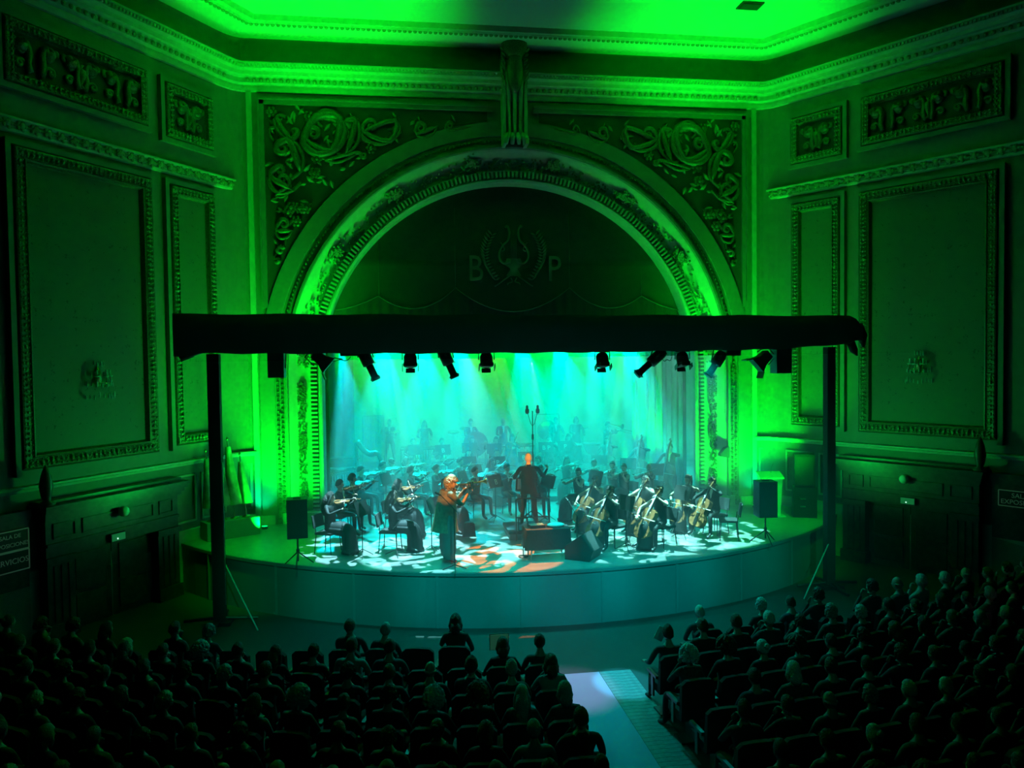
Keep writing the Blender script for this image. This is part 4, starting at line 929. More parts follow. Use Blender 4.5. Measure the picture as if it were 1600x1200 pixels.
def standing(arms, fem=False, feet=.1, head=(0, .03, 1.62), lean=0.0, baggy=1.0):
    sw = .17 if fem else .2; w = .9 if fem else 1.0
    J = {'pel': (0, 0, .93), 'sp1': (0, lean*.3, 1.06), 'sp2': (0, .01+lean*.6, 1.22), 'chest': (0, .01+lean*.85, 1.35), 'nk': (0, lean, 1.46), 'nk2': (0, .01+lean, 1.52), 'hd': (0, head[1]-.01, head[2]-.04)}
    rad = {"pel": (.17*w, .13*w), "sp1": (.155*w, .12), "sp2": (.175*w, .125), 'chest': (.155*w, .11), 'nk': (.075, .07), 'nk2': (.05, .05), 'hd': (.05, .05)}
    E = [('pel', 'sp1', 1), ('sp1', 'sp2', 1), ('sp2', 'chest', 1), ('chest', 'nk', 1), ('nk', 'nk2', 0), ('nk2', 'hd', 0)]
    for s, t in ((-1, 'L'), (1, 'R')):
        J['sh'+t] = (s*sw, lean*.9, 1.41); el, wr = arms[t][0], arms[t][1]; J['el'+t] = el; J['wr'+t] = wr
        J['fa'+t] = tuple(Vector(el).lerp(Vector(wr), .45))
        rad['sh'+t] = .064*w*max(1, baggy*.9); rad['el'+t] = .045*w*max(1, baggy*.95); rad['fa'+t] = .04*w; rad['wr'+t] = .027
        E += [('chest', 'sh'+t, 1), ('sh'+t, 'el'+t, 6), ('el'+t, 'fa'+t, 6), ('fa'+t, 'wr'+t, 6)]
        J['hip'+t] = (s*.1, 0, .88); J['th'+t] = (s*(.1+feet*.2), .01, .68); J['kn'+t] = (s*(.1+feet*.35), .02, .49); J['ca'+t] = (s*(.1+feet*.6), .0, .30); J['an'+t] = (s*(.1+feet*.8), -.01, .09); J['to'+t] = (s*(.12+feet), .15, .035)
        rad['hip'+t] = .10*w*baggy; rad['th'+t] = .088*w*baggy; rad['kn'+t] = .062*baggy; rad['ca'+t] = .058*baggy; rad['an'+t] = .042*baggy; rad['to'+t] = (.042, .03)
        E += [('pel', 'hip'+t, 2), ('hip'+t, 'th'+t, 2), ('th'+t, 'kn'+t, 2), ('kn'+t, 'ca'+t, 2), ('ca'+t, 'an'+t, 2), ('an'+t, 'to'+t, 3)]
    return J, E, rad
PROTO = {}
def make_proto(key, skel, arms, fem=False, sleeves=1, head=(0, .03, 1.25), yaw=0, pitch=0):
    J, E, rad = skel
    # tags: 0 skin 1 top 2 trousers 3 shoes 6 sleeve -> 1 or 0
    E2 = [(a, b, ((1 if sleeves == 1 else (1 if (sleeves == .5 and b.startswith('el')) else 0)) if t == 6 else t)) for a, b, t in E]
    mb = skin_body(J, E2, rad, None, key)
    for s, t in ((-1, 'L'), (1, 'R')):
        a = arms[t]; d = a[2] if len(a) > 2 else Vector(a[1])-Vector(a[0]); pn = a[3] if len(a) > 3 else (0, 0, -1)
        add_hand(mb, Vector(a[1]), d, pn, s, a[4] if len(a) > 4 else .6)
    add_head(mb, head, yaw, pitch, fem)
    me = mb.mesh('body_'+key, [SKIN, SUIT, SUIT, BLKP, EYE, LIP])
    PROTO[key] = (me, Matrix.Translation(head) @ Matrix.Rotation(yaw, 4, 'Z') @ Matrix.Rotation(pitch, 4, 'X'))
AR = {
 'violin': {'L': ((-.26, .24, .95), (-.34, .41, 1.10), (-.2, .5, .5), (.6, -.3, -.2), 1.0), 'R': ((.34, .20, .92), (.16, .43, 1.03), (-.5, .5, .1), (0, -.2, -1), .7)},
 'cello': {'L': ((-.34, .16, 1.00), (-.12, .22, 1.14), (.5, .3, .3), (.1, .6, -.6), .9), 'R': ((.38, .28, .86), (.26, .50, .74), (-.3, .5, -.3), (-.3, -.2, -1), .7)},
 'wind': {'L': ((-.25, .18, .90), (-.07, .34, 1.02), (.5, .2, .5), (.6, -.3, 0), 1.0), 'R': ((.25, .18, .86), (.07, .40, .90), (-.5, .2, .3), (-.6, -.3, 0), 1.0)},
 'trumpet': {'L': ((-.27, .22, .98), (-.07, .33, 1.14), (.4, .4, .3), (.7, 0, .1), 1.1), 'R': ((.28, .22, .98), (.08, .36, 1.15), (-.4, .4, .2), (-.7, 0, -.1), .9)},
 'flute': {'L': ((-.10, .26, .94), (.10, .20, 1.12), (.6, .1, .5), (0, -.5, .2), 1.0), 'R': ((.42, .14, .98), (.38, .17, 1.13), (-.1, .2, .9), (0, -.7, .1), .8)},
 'trombone': {'L': ((-.25, .2, .98), (-.07, .26, 1.15), (.4, .4, .3), (.7, 0, .1), 1.1), 'R': ((.28, .3, .98), (.05, .56, 1.10), (-.2, .6, .1), (-.7, 0, -.1), .9)},
 'horn': {'L': ((-.28, .16, .92), (-.10, .32, 1.02), (.4, .4, .3), (.7, 0, .1), 1.1), 'R': ((.32, .05, .86), (.22, .26, .78), (-.3, .5, .0), (-.7, 0, -.1), .9)},
 'harp': {'L': ((-.27, .2, .92), (-.10, .44, 1.02), (.1, .6, .1), (.5, 0, -.3), .8), 'R': ((.27, .2, .92), (.10, .42, .98), (-.1, .6, .1), (-.5, 0, -.3), .8)},
 'lap': {'L': ((-.27, .06, .80), (-.12, .30, .68), (.3, .5, -.1), (0, 0, -1), .5), 'R': ((.27, .06, .80), (.10, .30, .68), (-.3, .5, -.1), (0, 0, -1), .5)},
 'rest': {'L': ((-.30, .04, .80), (-.29, .30, .72), (0, .6, -.05), (0, 0, -1), .5), 'R': ((.30, .04, .80), (.29, .30, .72), (0, .6, -.05), (0, 0, -1), .5)},
 'chin': {'L': ((-.24, .22, .82), (-.06, .20, 1.08), (.2, .0, .6), (.2, -.6, 0), 1.0), 'R': ((.27, .06, .80), (.06, .28, .70), (-.5, .4, -.1), (0, 0, -1), .5)},
}
STA = {
 'conduct': {'L': ((-.34, .14, 1.14), (-.24, .40, 1.18), (.0, .5, .1), (.6, 0, -.5), .4), 'R': ((.37, .12, 1.16), (.50, .34, 1.33), (.05, .4, .35), (-.5, 0, -.6), .8)},
 'solo': {'L': ((-.24, .26, 1.22), (-.07, .42, 1.47), (.3, .4, .4), (.7, 0, .1), 1.1), 'R': ((.26, .26, 1.16), (.06, .44, 1.38), (-.3, .4, .3), (-.7, 0, -.1), .9)},
 'bass': {'L': ((-.34, .22, 1.42), (-.14, .36, 1.50), (.5, .3, .3), (.1, .6, -.6), .9), 'R': ((.34, .28, 1.14), (.30, .50, .96), (-.3, .5, -.3), (-.3, -.2, -1), .7)},
 'perc': {'L': ((-.27, .2, 1.16), (-.22, .44, 1.12), (.1, .6, .0), (0, 0, -1), 1.0), 'R': ((.27, .2, 1.16), (.2, .44, 1.16), (-.1, .6, .1), (0, 0, -1), 1.0)},
 'tromb': {'L': ((-.25, .22, 1.32), (-.07, .28, 1.50), (.4, .4, .3), (.7, 0, .1), 1.1), 'R': ((.28, .3, 1.32), (.05, .58, 1.46), (-.2, .6, .1), (-.7, 0, -.1), .9)},
}
HDY = {'violin': (0, .03, 1.25), 'cello': (.03, .05, 1.25)}
for k in AR:
    for fem in (False, True):
        if k in ('trombone', 'horn') and fem: continue
        if k in ('harp',) and not fem: continue
        hd = HDY.get(k, (0, .03, 1.25)); yw = {'violin': .55, 'cello': -.15, 'flute': -.35}.get(k, 0); pt = {'violin': -.12, 'cello': -.15, 'wind': -.08, 'chin': -.15, 'harp': -.1}.get(k, -.03)
        make_proto(k+('F' if fem else 'M'), sitting(AR[k], .25 if k == 'cello' else .14, .03 if k not in ('lap', 'rest') else -.02, fem, hd), AR[k], fem, 1 if not fem else (0 if k == 'cello' else (.5 if k in ('lap',) else 1)), hd, yw, pt)
make_proto('violaF', sitting(AR['violin'], .14, .03, True), AR['violin'], True, 0, (0, .03, 1.25), .55, -.12)
for k in STA:
    hd = (0, .03, 1.62) if k != 'solo' else (0, .09, 1.58)
    make_proto('st_'+k, standing(STA[k], False, .1 if k != 'solo' else .14, hd, .0 if k != 'solo' else .05, 1.0 if k != 'solo' else 1.28), STA[k], False, 1, hd, {'bass': -.2, 'conduct': 0, 'solo': -.25}.get(k, 0), {'conduct': -.1, 'perc': -.25}.get(k, -.05))
make_proto('st_bassF', standing(STA['bass'], True, .1), STA['bass'], True, 1, (0, .03, 1.62), -.2, -.1)
SKIRT = MB().tube(catmull([(0, -.02, .62), (0, .12, .56), (0, .34, .55), (0, .48, .47), (0, .52, .25), (0, .53, .03)], 3), [.15]*4+[.165]*4+[.17]*4+[.18]*3+[.21], 16, flat=None).mesh('long_skirt', SUIT)
GOWN = MB().tube([(0, 0, 1.0), (0, 0, .85), (0, 0, .5), (0, 0, .04)], [.15, .18, .2, .26], 14).mesh('long_skirt', SUIT)
SHF = MB().prism([(-.05, 1.10), (.05, 1.10), (.012, .86), (-.012, .86)], .115, .135).mesh('shirt_front', SHIRT)
SHFS = MB().prism([(-.05, 1.47), (.05, 1.47), (.012, 1.2), (-.012, 1.2)], .112, .132).mesh('shirt_front', SHIRT)
COLR = MB().tube([(.062*cos(a*pi/6), .0+.062*sin(a*pi/6), 1.115) for a in range(13)], .018, 6).mesh('collar', SHIRT)
def person(key, loc, rz, label, hair, hcol, group=None, skirt=None, shirt=True, topm=None, botm=None, skin=None, name='person', cat='person', sc=1.0):
    me, HM = PROTO[key]; o = link(name, me, None, loc, rz, label=label, category=cat)
    if group: o['group'] = group
    for i, m in ((0, skin), (1, topm), (2, botm or topm)):
        if m: o.material_slots[i].link = 'OBJECT'; o.material_slots[i].material = m
    o.scale = (sc, sc, sc)
    if hair:
        h = link('hair', HAIR[hair], o); h.matrix_local = HM; h.material_slots[0].link = 'OBJECT'; h.material_slots[0].material = HAIRS[hcol]
    if skirt: link('long_skirt', skirt, o)
    if shirt: link('shirt_front', SHFS if key.startswith('st_') else SHF, o)
    return o

# ---------- instruments and furniture prototypes (built once, far below nothing: first use moves the prototype)
def chair_parts():
    d = {}
    d['seat'] = MB().box((0, 0, .45), (.43, .42, .05)).mesh('seat', BLK)
    b = MB(); fr = []
    for i in range(7):
        x = -.21+.42*i/6; y = -.23-.03*(1-(x/.21)**2); fr.append([Vector((x, y, .56)), Vector((x, y-.05, .84)), Vector((x, y-.075, .84)), Vector((x, y-.03, .56)), Vector((x, y, .56))])
    b.sweep(fr); b.add(fr[0][:4], [(0, 1, 2, 3)]); b.add(fr[-1][:4], [(3, 2, 1, 0)]); d['backrest'] = b.mesh('backrest', BLK)
    for n_, (x, y) in enumerate(((-.19, .17), (.19, .17), (-.19, -.19), (.19, -.19))):
        m = MB().cyl((x*1.15, y*1.2, 0), (x, y, .43), .011, 6)
        if y < 0: m.cyl((x, y, .43), (x, y-.03, .62), .011, 6)
        d['leg%d' % n_] = m.mesh('leg', BLKM)
    return d
CHP = chair_parts()
def chair(loc, rz, label, group='orchestra chairs'):
    r = root('orchestra_chair', label, 'chair', loc, rz, group)
    for k, me in CHP.items(): link('leg' if k.startswith('leg') else k, me, r)
    return r
def fiddle_parts(L):          # L overall scale: 1 = violin (0.6 m long), axis +y from tail to scroll, top +z
    hw = [(0, .0), (.006, .045), (.02, .075), (.06, .1), (.11, .1), (.15, .078), (.17, .062), (.20, .056), (.23, .064), (.25, .078), (.29, .084), (.325, .076), (.348, .045), (.356, .0)]
    out = [(w_, y) for y, w_ in hw]+[(-w_, y) for y, w_ in reversed(hw[1:-1])]
    th = .036 if L < 2 else .056
    def pr(mb, z0, z1, g=1.0):
        n = len(out); vs = [(x*g*L, y*L, z0*L) for x, y in out]+[(x*g*L, y*L, z1*L) for x, y in out]
        return mb.add(vs, [tuple(range(n)), tuple(range(n, 2*n))]+[(i, (i+1) % n, (i+1) % n+n, i+n) for i in range(n)])
    d = {}
    body = MB(); pr(body, 0, th); pr(body, -.004, .0, 1.04); pr(body, th, th+.006, 1.04); body.ell((0, .18*L, (th+.004)*L), (.055*L, .15*L, .012*L), nu=12, nv=6); d['body'] = body.mesh('body', VARN)
    d['neck'] = MB().tube([(0, .34*L, (th-.01)*L), (0, .48*L, (th+.0)*L), (0, .53*L, (th-.005)*L), (0, .585*L, (th-.03)*L), (0, .60*L, (th-.015)*L), (0, .588*L, (th-.002)*L)], [.012*L, .010*L, .011*L, .012*L, .01*L, .008*L], 8).mesh('neck', VARN)
    d['fingerboard'] = MB().prism([(-.013*L, 0), (.013*L, 0), (.01*L, .006*L), (-.01*L, .006*L)], .22*L, .50*L).mesh('fingerboard', EBONY)
    for v in d['fingerboard'].vertices: v.co.z += (th+.008)*L
    d['bridge'] = MB().box((0, .165*L, (th+.018)*L), (.042*L, .006*L, .03*L)).mesh('bridge', PAPER)
    d['tailpiece'] = MB().prism([(-.018*L, .0), (.018*L, 0), (.018*L, .006*L), (-.018*L, .006*L)], .02*L, .13*L).mesh('tailpiece', EBONY)
    for v in d['tailpiece'].vertices: v.co.z += (th+.012)*L
    st_ = MB()
    for k in (-1.5, -.5, .5, 1.5): st_.tube([(k*.008*L, .12*L, (th+.02)*L), (k*.008*L, .165*L, (th+.035)*L), (k*.005*L, .51*L, (th+.016)*L)], .0012*L, 3)
    d['strings'] = st_.mesh('strings', STEEL)
    if L > 1.5: d['endpin'] = MB().cyl((0, 0, th/2*L), (0, -.12*L if L < 2.4 else -.1, th/2*L), .006*L, 6).mesh('endpin', STEEL)
    return d
FID = {'violin': fiddle_parts(1.0), 'viola': fiddle_parts(1.12), 'cello': fiddle_parts(2.06), 'double_bass': fiddle_parts(2.95)}
def bow_mesh(L=.74): return MB().tube([(0, 0, .018), (0, L*.5, .008), (0, L*.96, .014), (0, L, .0)], [.0065, .005, .0045, .004], 6), MB().box((0, L*.5, -.004), (.012, L*.96, .002)), MB().box((0, .03, .004), (.014, .05, .022))
BW = {}
for nm, L in (('violin_bow', .74), ('cello_bow', .71)):
    a, b, c = bow_mesh(L); BW[nm] = {'stick': a.mesh('stick', VARN), 'bow_hair': b.mesh('bow_hair', PAPER), 'frog': c.mesh('frog', EBONY)}
def axis_mat(p, d, up):
    y = Vector(d).normalized(); z = Vector(up)-y*Vector(up).dot(y); z.normalize(); x = y.cross(z)
    return Matrix(((x.x, y.x, z.x, p[0]), (x.y, y.y, z.y, p[1]), (x.z, y.z, z.z, p[2]), (0, 0, 0, 1)))
def put(name, parts, W, Lm, label, cat, group):
    r = link(name, None, None, label=label, category=cat, group=group); r.matrix_world = W @ Lm
    for k, me in parts.items(): link(k, me, r)
    return r
def wind_parts():
    D = {}
    D['clarinet'] = ({'tube': MB().tube([(0, 0, 0), (0, .06, 0), (0, .52, 0), (0, .60, 0), (0, .63, 0)], [.006, .013, .014, .02, .034], 10).mesh('tube', EBONY), 'keys': MB().box((.0, .3, .016), (.01, .34, .006)).mesh('keys', SILVER), 'barrel_ring': MB().cyl((0, .12, 0), (0, .13, 0), .017, 10).mesh('barrel_ring', SILVER)}, 'clarinet')
    D['flute'] = ({'tube': MB().cyl((0, 0, 0), (0, .66, 0), .0095, 10).mesh('tube', SILVER), 'keys': MB().box((0, .38, .012), (.012, .38, .008)).mesh('keys', SILVER), 'lip_plate': MB().ell((0, .08, .008), (.014, .022, .006)).mesh('lip_plate', SILVER)}, 'flute')
    D['bassoon'] = ({'tube': MB().tube([(0, -.35, 0), (0, .95, 0)], [.028, .018], 10).tube([(.035, -.3, 0), (.035, .3, 0)], .016, 8).mesh('tube', VARN), 'crook': MB().tube([(.035, .3, 0), (.06, .42, .06), (.05, .4, .2), (.03, .33, .26)], .004, 6).mesh('crook', SILVER), 'bell_ring': MB().cyl((0, .93, 0), (0, .96, 0), .022, 10).mesh('bell_ring', PAPER)}, 'bassoon')
    D['trumpet'] = ({'bell': MB().tube([(0, .1, 0), (0, .36, 0), (0, .44, 0), (0, .48, 0), (0, .5, 0)], [.007, .009, .018, .036, .06], 14).mesh('bell', BRASS), 'tubing': MB().tube([(0, 0, 0), (0, .36, 0), (0, .40, -.03), (0, .38, -.07), (0, .12, -.08), (0, .06, -.05), (0, .1, 0)], .007, 7).mesh('tubing', BRASS), 'valves': MB().cyl((0, .2, -.11), (0, .2, .03), .014, 8).cyl((0, .235, -.11), (0, .235, .03), .014, 8).cyl((0, .27, -.11), (0, .27, .03), .014, 8).mesh('valves', SILVER), 'mouthpiece': MB().cyl((0, -.03, 0), (0, .02, 0), .012, 10, r2=.006).mesh('mouthpiece', SILVER)}, 'trumpet')
    D['trombone'] = ({'slide': MB().tube([(0, 0, 0), (0, .95, 0), (0, 1.0, -.04), (0, .95, -.08), (0, .2, -.08)], .008, 7).mesh('slide', BRASS), 'bell': MB().tube([(0, .2, -.08), (-.06, -.2, .0), (-.1, -.28, .04), (-.14, -.2, .06), (-.14, .2, .06), (-.14, .38, .06), (-.14, .42, .06)], [.008, .009, .01, .011, .018, .06, .10], 12).mesh('bell', BRASS), 'mouthpiece': MB().cyl((0, -.03, 0), (0, .02, 0), .014, 10, r2=.007).mesh('mouthpiece', SILVER)}, 'trombone')
    D['french_horn'] = ({'coil': MB().tube([(.13*cos(a*pi/8), .13*sin(a*pi/8), .02*sin(a*.7)) for a in range(0, 34)], [.009+.0004*a for a in range(34)], 7).mesh('coil', BRASS), 'bell': MB().tube([(.12, .05, 0), (.2, -.05, .0), (.26, -.16, .0), (.29, -.22, .0), (.31, -.25, .0)], [.02, .03, .06, .11, .15], 16).mesh('bell', BRASS), 'leadpipe': MB().tube([(-.05, .13, 0), (-.15, .2, .05), (-.2, .22, .12)], .006, 6).mesh('leadpipe', BRASS)}, 'french horn')
    return D
WND = wind_parts()
STD_LEG = [MB().cyl((0, 0, .18), (.26*cos(a), .26*sin(a), .015), .008, 5).mesh('leg', BLKM) for a in (pi/2, pi*7/6, pi*11/6)]
STD = {'pole': MB().cyl((0, 0, .1), (0, 0, 1.0), .011, 8).mesh('pole', BLKM), 'desk': MB().box((0, 0, 1.08), (.5, .015, .34), Matrix.Rotation(-.35, 3, 'X')).box((0, .03, .93), (.5, .07, .015)).mesh('desk', BLKM), 'sheet': MB().box((0, .022, 1.09), (.42, .004, .29), Matrix.Rotation(-.35, 3, 'X')).mesh('sheet', PAPER)}
LETM = {c: text_mesh(c, .2, .003, mat('stand_letter', (.55, .75, .65), .5)) for c in ('B', 'P', 'B P')}
def stand(loc, rz, label, letters=None, sc=1.0):        # +y side faces the player
    r = root('music_stand', label, 'music stand', loc, rz, 'music stands of the orchestra')
    for k, me in STD.items(): link(k, me, r)
    for me in STD_LEG: link('leg', me, r)
    if letters:
        o = link('letter', LETM[letters], r, (0, -.035, 1.06)); o.rotation_euler = (pi/2-.35, 0, 0)
    r.scale = (sc, sc, sc); return r

COND = Vector((-.1, -2.9, 0))
def musician(px, py, fz, kind, hair, hcol, fem, who, face=None, letters=None, nostand=False, nochair=False):
    st_ = kind in ('bass', 'perc', 'tromb'); H = (1.62 if st_ else 1.25)+fz
    p = at(px, py, H)
    if kind == 'perc': p = aty(px, py, min(8.9, max(8.0, p.y)))
    p.z = fz
    d = (COND-p); d.z = 0
    if face is not None: d = Vector((sin(radians(face)), -cos(radians(face)), 0))   # 0 = towards the stalls, + = towards stage right of picture
    rz = atan2(-d.x, d.y); W = Matrix.Translation(p) @ Matrix.Rotation(rz, 4, 'Z')
    key = {'violin': 'violin', 'viola': 'violin', 'cello': 'cello', 'clarinet': 'wind', 'bassoon': 'wind', 'trumpet': 'trumpet', 'flute': 'flute', 'trombone': 'trombone', 'horn': 'horn', 'harp': 'harp'}.get(kind)
    key = ('st_bassF' if (kind == 'bass' and fem) else 'st_'+kind) if st_ else key+('F' if fem and key not in ('trombone', 'horn') else 'M')
    if kind == 'viola' and fem: key = 'violaF'
    if kind == 'harp': key = 'harpF'
    clothes = 'black dress' if fem else 'black suit'
    person(key, p, rz, ('%s, in %s' % (who, clothes)), hair, hcol, None, (SKIRT if not st_ else GOWN) if fem else None, not fem, skin=SKIN if (len(who)) % 2 else SKIN2)
    if not st_ and not nochair: chair(p+Matrix.Rotation(rz, 3, 'Z') @ Vector((0, -.04, 0)), rz, 'black chair under the %s' % who)
    if kind in ('violin', 'viola'):
        a = Vector((-.05, .10, 1.10)); b = Vector((-.40, .50, 1.14)); put(kind, FID[kind], W, axis_mat(a, b-a, (.25, .1, 1)), '%s held by the %s' % (kind, who), kind, 'violins and violas of the orchestra')
        q = Vector((.18, .50, 1.06)); e = Vector((-.46, .12, 1.30)); put('bow', BW['violin_bow'], W, axis_mat(q, e-q, (0, 0, 1)), 'bow held by the %s' % who, 'bow', 'bows of the string players')
    if kind == 'cello':
        a = Vector((.06, .58, .22)); b = Vector((-.12, .02, 1.38)); put('cello', FID['cello'], W, axis_mat(a, b-a, (.0, 1, .3)), 'varnished cello held by the %s' % who, 'cello', 'cellos of the orchestra')
        q = Vector((.32, .62, .76)); e = Vector((-.36, .60, .70)); put('bow', BW['cello_bow'], W, axis_mat(q, e-q, (0, .4, 1)), 'bow held by the %s' % who, 'bow', 'bows of the string players')
    if kind == 'bass':
        a = Vector((.02, .62, .16)); b = Vector((-.16, .30, 1.9)); put('double_bass', FID['double_bass'], W, axis_mat(a, b-a, (.3, 1, .2)), 'double bass held by the %s' % who, 'double bass', 'double basses')
        q = Vector((.34, .62, .98)); e = Vector((-.34, .78, .92)); put('bow', BW['cello_bow'], W, axis_mat(q, e-q, (0, .4, 1)), 'bow held by the %s' % who, 'bow', 'bows of the string players')
    WA = {'clarinet': ('clarinet', (0, .12, 1.19), (0, .5, -.75), (0, 1, .5)), 'bassoon': ('bassoon', (.16, .25, .62), (-.35, .05, .9), (0, 1, 0)), 'flute': ('flute', (-.06, .14, 1.20), (1, .15, -.05), (0, 0, 1)), 'trumpet': ('trumpet', (0, .14, 1.20), (0, 1, -.06), (0, 0, 1)), 'trombone': ('trombone', (0, .14, 1.20), (0, 1, -.12), (0, 0, 1)), 'tromb': ('trombone', (0, .14, 1.57), (0, 1, -.12), (0, 0, 1)), 'horn': ('french_horn', (.03, .30, 1.0), (0, .3, 1), (1, 0, 0))}
    if kind in WA:
        n_, a, dd, up = WA[kind]; put(n_, WND[n_][0], W, axis_mat(a, dd, up), '%s played by the %s' % (WND[n_][1], who), WND[n_][1], 'wind and brass instruments')
    if not nostand:
        q = p+d.normalized()*.95+Vector((-d.normalized().y, d.normalized().x, 0))*(-.18)
        stand(q, rz+pi, 'black music stand before the %s' % who, letters)
    return W
L_M = [
 (514, 777, 0, 'violin', 'long', 'black', 1, 'long-haired woman at the far left front', 62, None, 0),
 (529, 757, 0, 'violin', 'short', 'black', 0, 'short-haired man behind the far left woman', 70, None, 1),
 (549, 748, 0, 'violin', 'curly', 'black', 0, 'curly-haired man at the far left', 50, None, 1),
 (562, 735, 0, 'violin', 'short', 'black', 0, 'man sitting just below the harp', 60, None, 0),
 (597, 727, 0, 'violin', 'short', 'black', 0, 'man right of the harp foot', 50, None, 1),
 (612, 775, 0, 'violin', 'long', 'brown', 1, 'long-haired woman left of the soloist', 75, None, 0),
 (620, 757, 0, 'violin', 'bob', 'black', 1, 'bob-haired woman behind the long-haired woman left of the soloist', 70, None, 1),
 (640, 736, 0, 'violin', 'quiff', 'brown', 0, 'man in profile left behind the soloist', 75, None, 0),
 (634, 721, 0, 'violin', 'bob', 'brown', 1, 'bob-haired woman behind the man in profile', 45, None, 1),
 (680, 732, 0, 'violin', 'short', 'brown', 0, 'short-haired man just above the soloist', 60, None, 0),
 (683, 713, 0, 'violin', 'bun', 'black', 1, 'woman with a bun above the soloist', 30, None, 1),
 (698, 752, 0, 'violin', 'ponytail', 'brown', 1, 'woman right behind the soloist', 45, None, 1),
 (718, 721, 0, 'violin', 'short', 'black', 0, 'man upper right of the soloist', 35, None, 0),
 (732, 707, .15, 'clarinet', 'long', 'black', 1, 'long-haired woman with clarinet', 5, None, 0),
 (741, 736, 0, 'viola', 'short', 'black', 0, 'man with short hair left of the conductor', 40, 'B', 0),
 (768, 722, 0, 'viola', 'long', 'black', 1, 'long-haired woman left of the conductor', 20, None, 1),
 (776, 707, .15, 'bassoon', 'short', 'black', 0, 'bassoon-playing man left above the conductor', 5, 'P', 0),
 (775, 688, .3, 'flute', 'long', 'black', 1, 'long-haired flute player', 0, None, 0),
 (791, 731, 0, 'viola', 'short', 'black', 0, 'man beside the left shoulder of the conductor', 20, None, 1),
 (645, 690, .3, 'horn', 'short', 'black', 0, 'left horn player', 15, None, 0),
 (690, 690, .3, 'horn', 'short', 'brown', 0, 'second horn player', 10, 'B', 0),
 (738, 687, .3, 'clarinet', 'bob', 'black', 1, 'bob-haired clarinet player', 0, None, 0),
 (823, 700, .15, 'clarinet', 'short', 'black', 0, 'clarinettist straight above the conductor', 0, 'B P', 0),
 (857, 686, .3, 'trumpet', 'short', 'brown', 0, 'trumpeter right above the conductor', -5, 'B P', 0),
 (888, 684, .3, 'trumpet', 'bob', 'black', 1, 'woman with trumpet', -8, 'P', 0),
 (800, 684, .3, 'bassoon', 'bob', 'brown', 1, 'bob-haired bassoon player', 0, None, 1),
 (841, 719, 0, 'flute', 'curly', 'brown', 0, 'curly-haired man at the right shoulder of the conductor', -20, None, 1),
 (845, 733, 0, 'viola', 'short', 'black', 0, 'man half hidden by the right arm of the conductor', -20, 'P', 0),
 (886, 719, 0, 'viola', 'long', 'black', 1, 'long-haired woman upper right of the conductor', -25, None, 1),
 (905, 738, 0, 'viola', 'bun', 'brown', 1, 'bare-armed woman right of the conductor', -60, None, 0),
 (929, 724, 0, 'viola', 'short', 'black', 0, 'man above the left cellist', -45, None, 1),
 (958, 727, 0, 'viola', 'ponytail', 'black', 1, 'woman with ponytail above the front cellist', -60, None, 1),
 (976, 731, 0, 'viola', 'ponytail', 'brown', 1, 'woman left of the bald man', -60, None, 0),
 (1015, 730, 0, 'viola', 'bald', 'grey', 0, 'bald man among the cellos', -60, None, 1),
 (934, 751, 0, 'cello', 'bob', 'black', 1, 'leftmost cellist, a woman', -62, None, 1),
 (957, 768, 0, 'cello', 'bun', 'black', 1, 'front cellist, a woman with a bun', -60, None, 1),
 (1012, 752, 0, 'cello', 'curly', 'black', 1, 'curly-haired cellist below the bald man', -60, None, 1),
 (1033, 768, 0, 'cello', 'bun', 'brown', 1, 'second front cellist, a woman', -62, None, 0),
 (1078, 749, 0, 'cello', 'ponytail', 'brown', 1, 'cellist woman beside the right leg curtain', -50, None, 1),
 (1116, 754, 0, 'cello', 'short', 'black', 0, 'rightmost cellist, a man', -62, None, 0),
 (949, 688, 0, 'bass', 'long', 'brown', 1, 'long-haired woman with the left double bass', -20, None, 0),
 (1001, 692, 0, 'bass', 'long', 'black', 1, 'long-haired woman with the middle double bass', -30, None, 0),
 (1047, 699, 0, 'bass', 'short', 'black', 0, 'tall man with the right double bass', -35, None, 0),
 (949, 664, .3, 'tromb', 'short', 'black', 0, 'standing trombonist at the back right', 35, None, 1),
 (608, 646, .3, 'perc', 'short', 'black', 0, 'percussionist beside the tubular bells', 0, None, 1),
 (663, 662, .3, 'perc', 'long', 'brown', 1, 'percussionist woman at the back left', 0, None, 1),
 (735, 664, .3, 'perc', 'quiff', 'brown', 0, 'percussionist left of the back centre', 10, None, 1),
 (786, 662, .3, 'perc', 'short', 'grey', 0, 'grey-haired percussionist at the back centre', 0, None, 1),
 (868, 661, .3, 'perc', 'short', 'black', 0, 'percussionist at the timpani', 0, None, 1),
 (900, 667, .3, 'perc', 'bob', 'black', 1, 'bob-haired percussionist right of the timpani', 0, None, 1),
]
for (px, py, fz, kd, hs_, hc, fm, who, fc, lt, ns) in L_M:
    musician(px, py, fz, kd, hs_, hc, bool(fm), who, fc, lt, bool(ns))
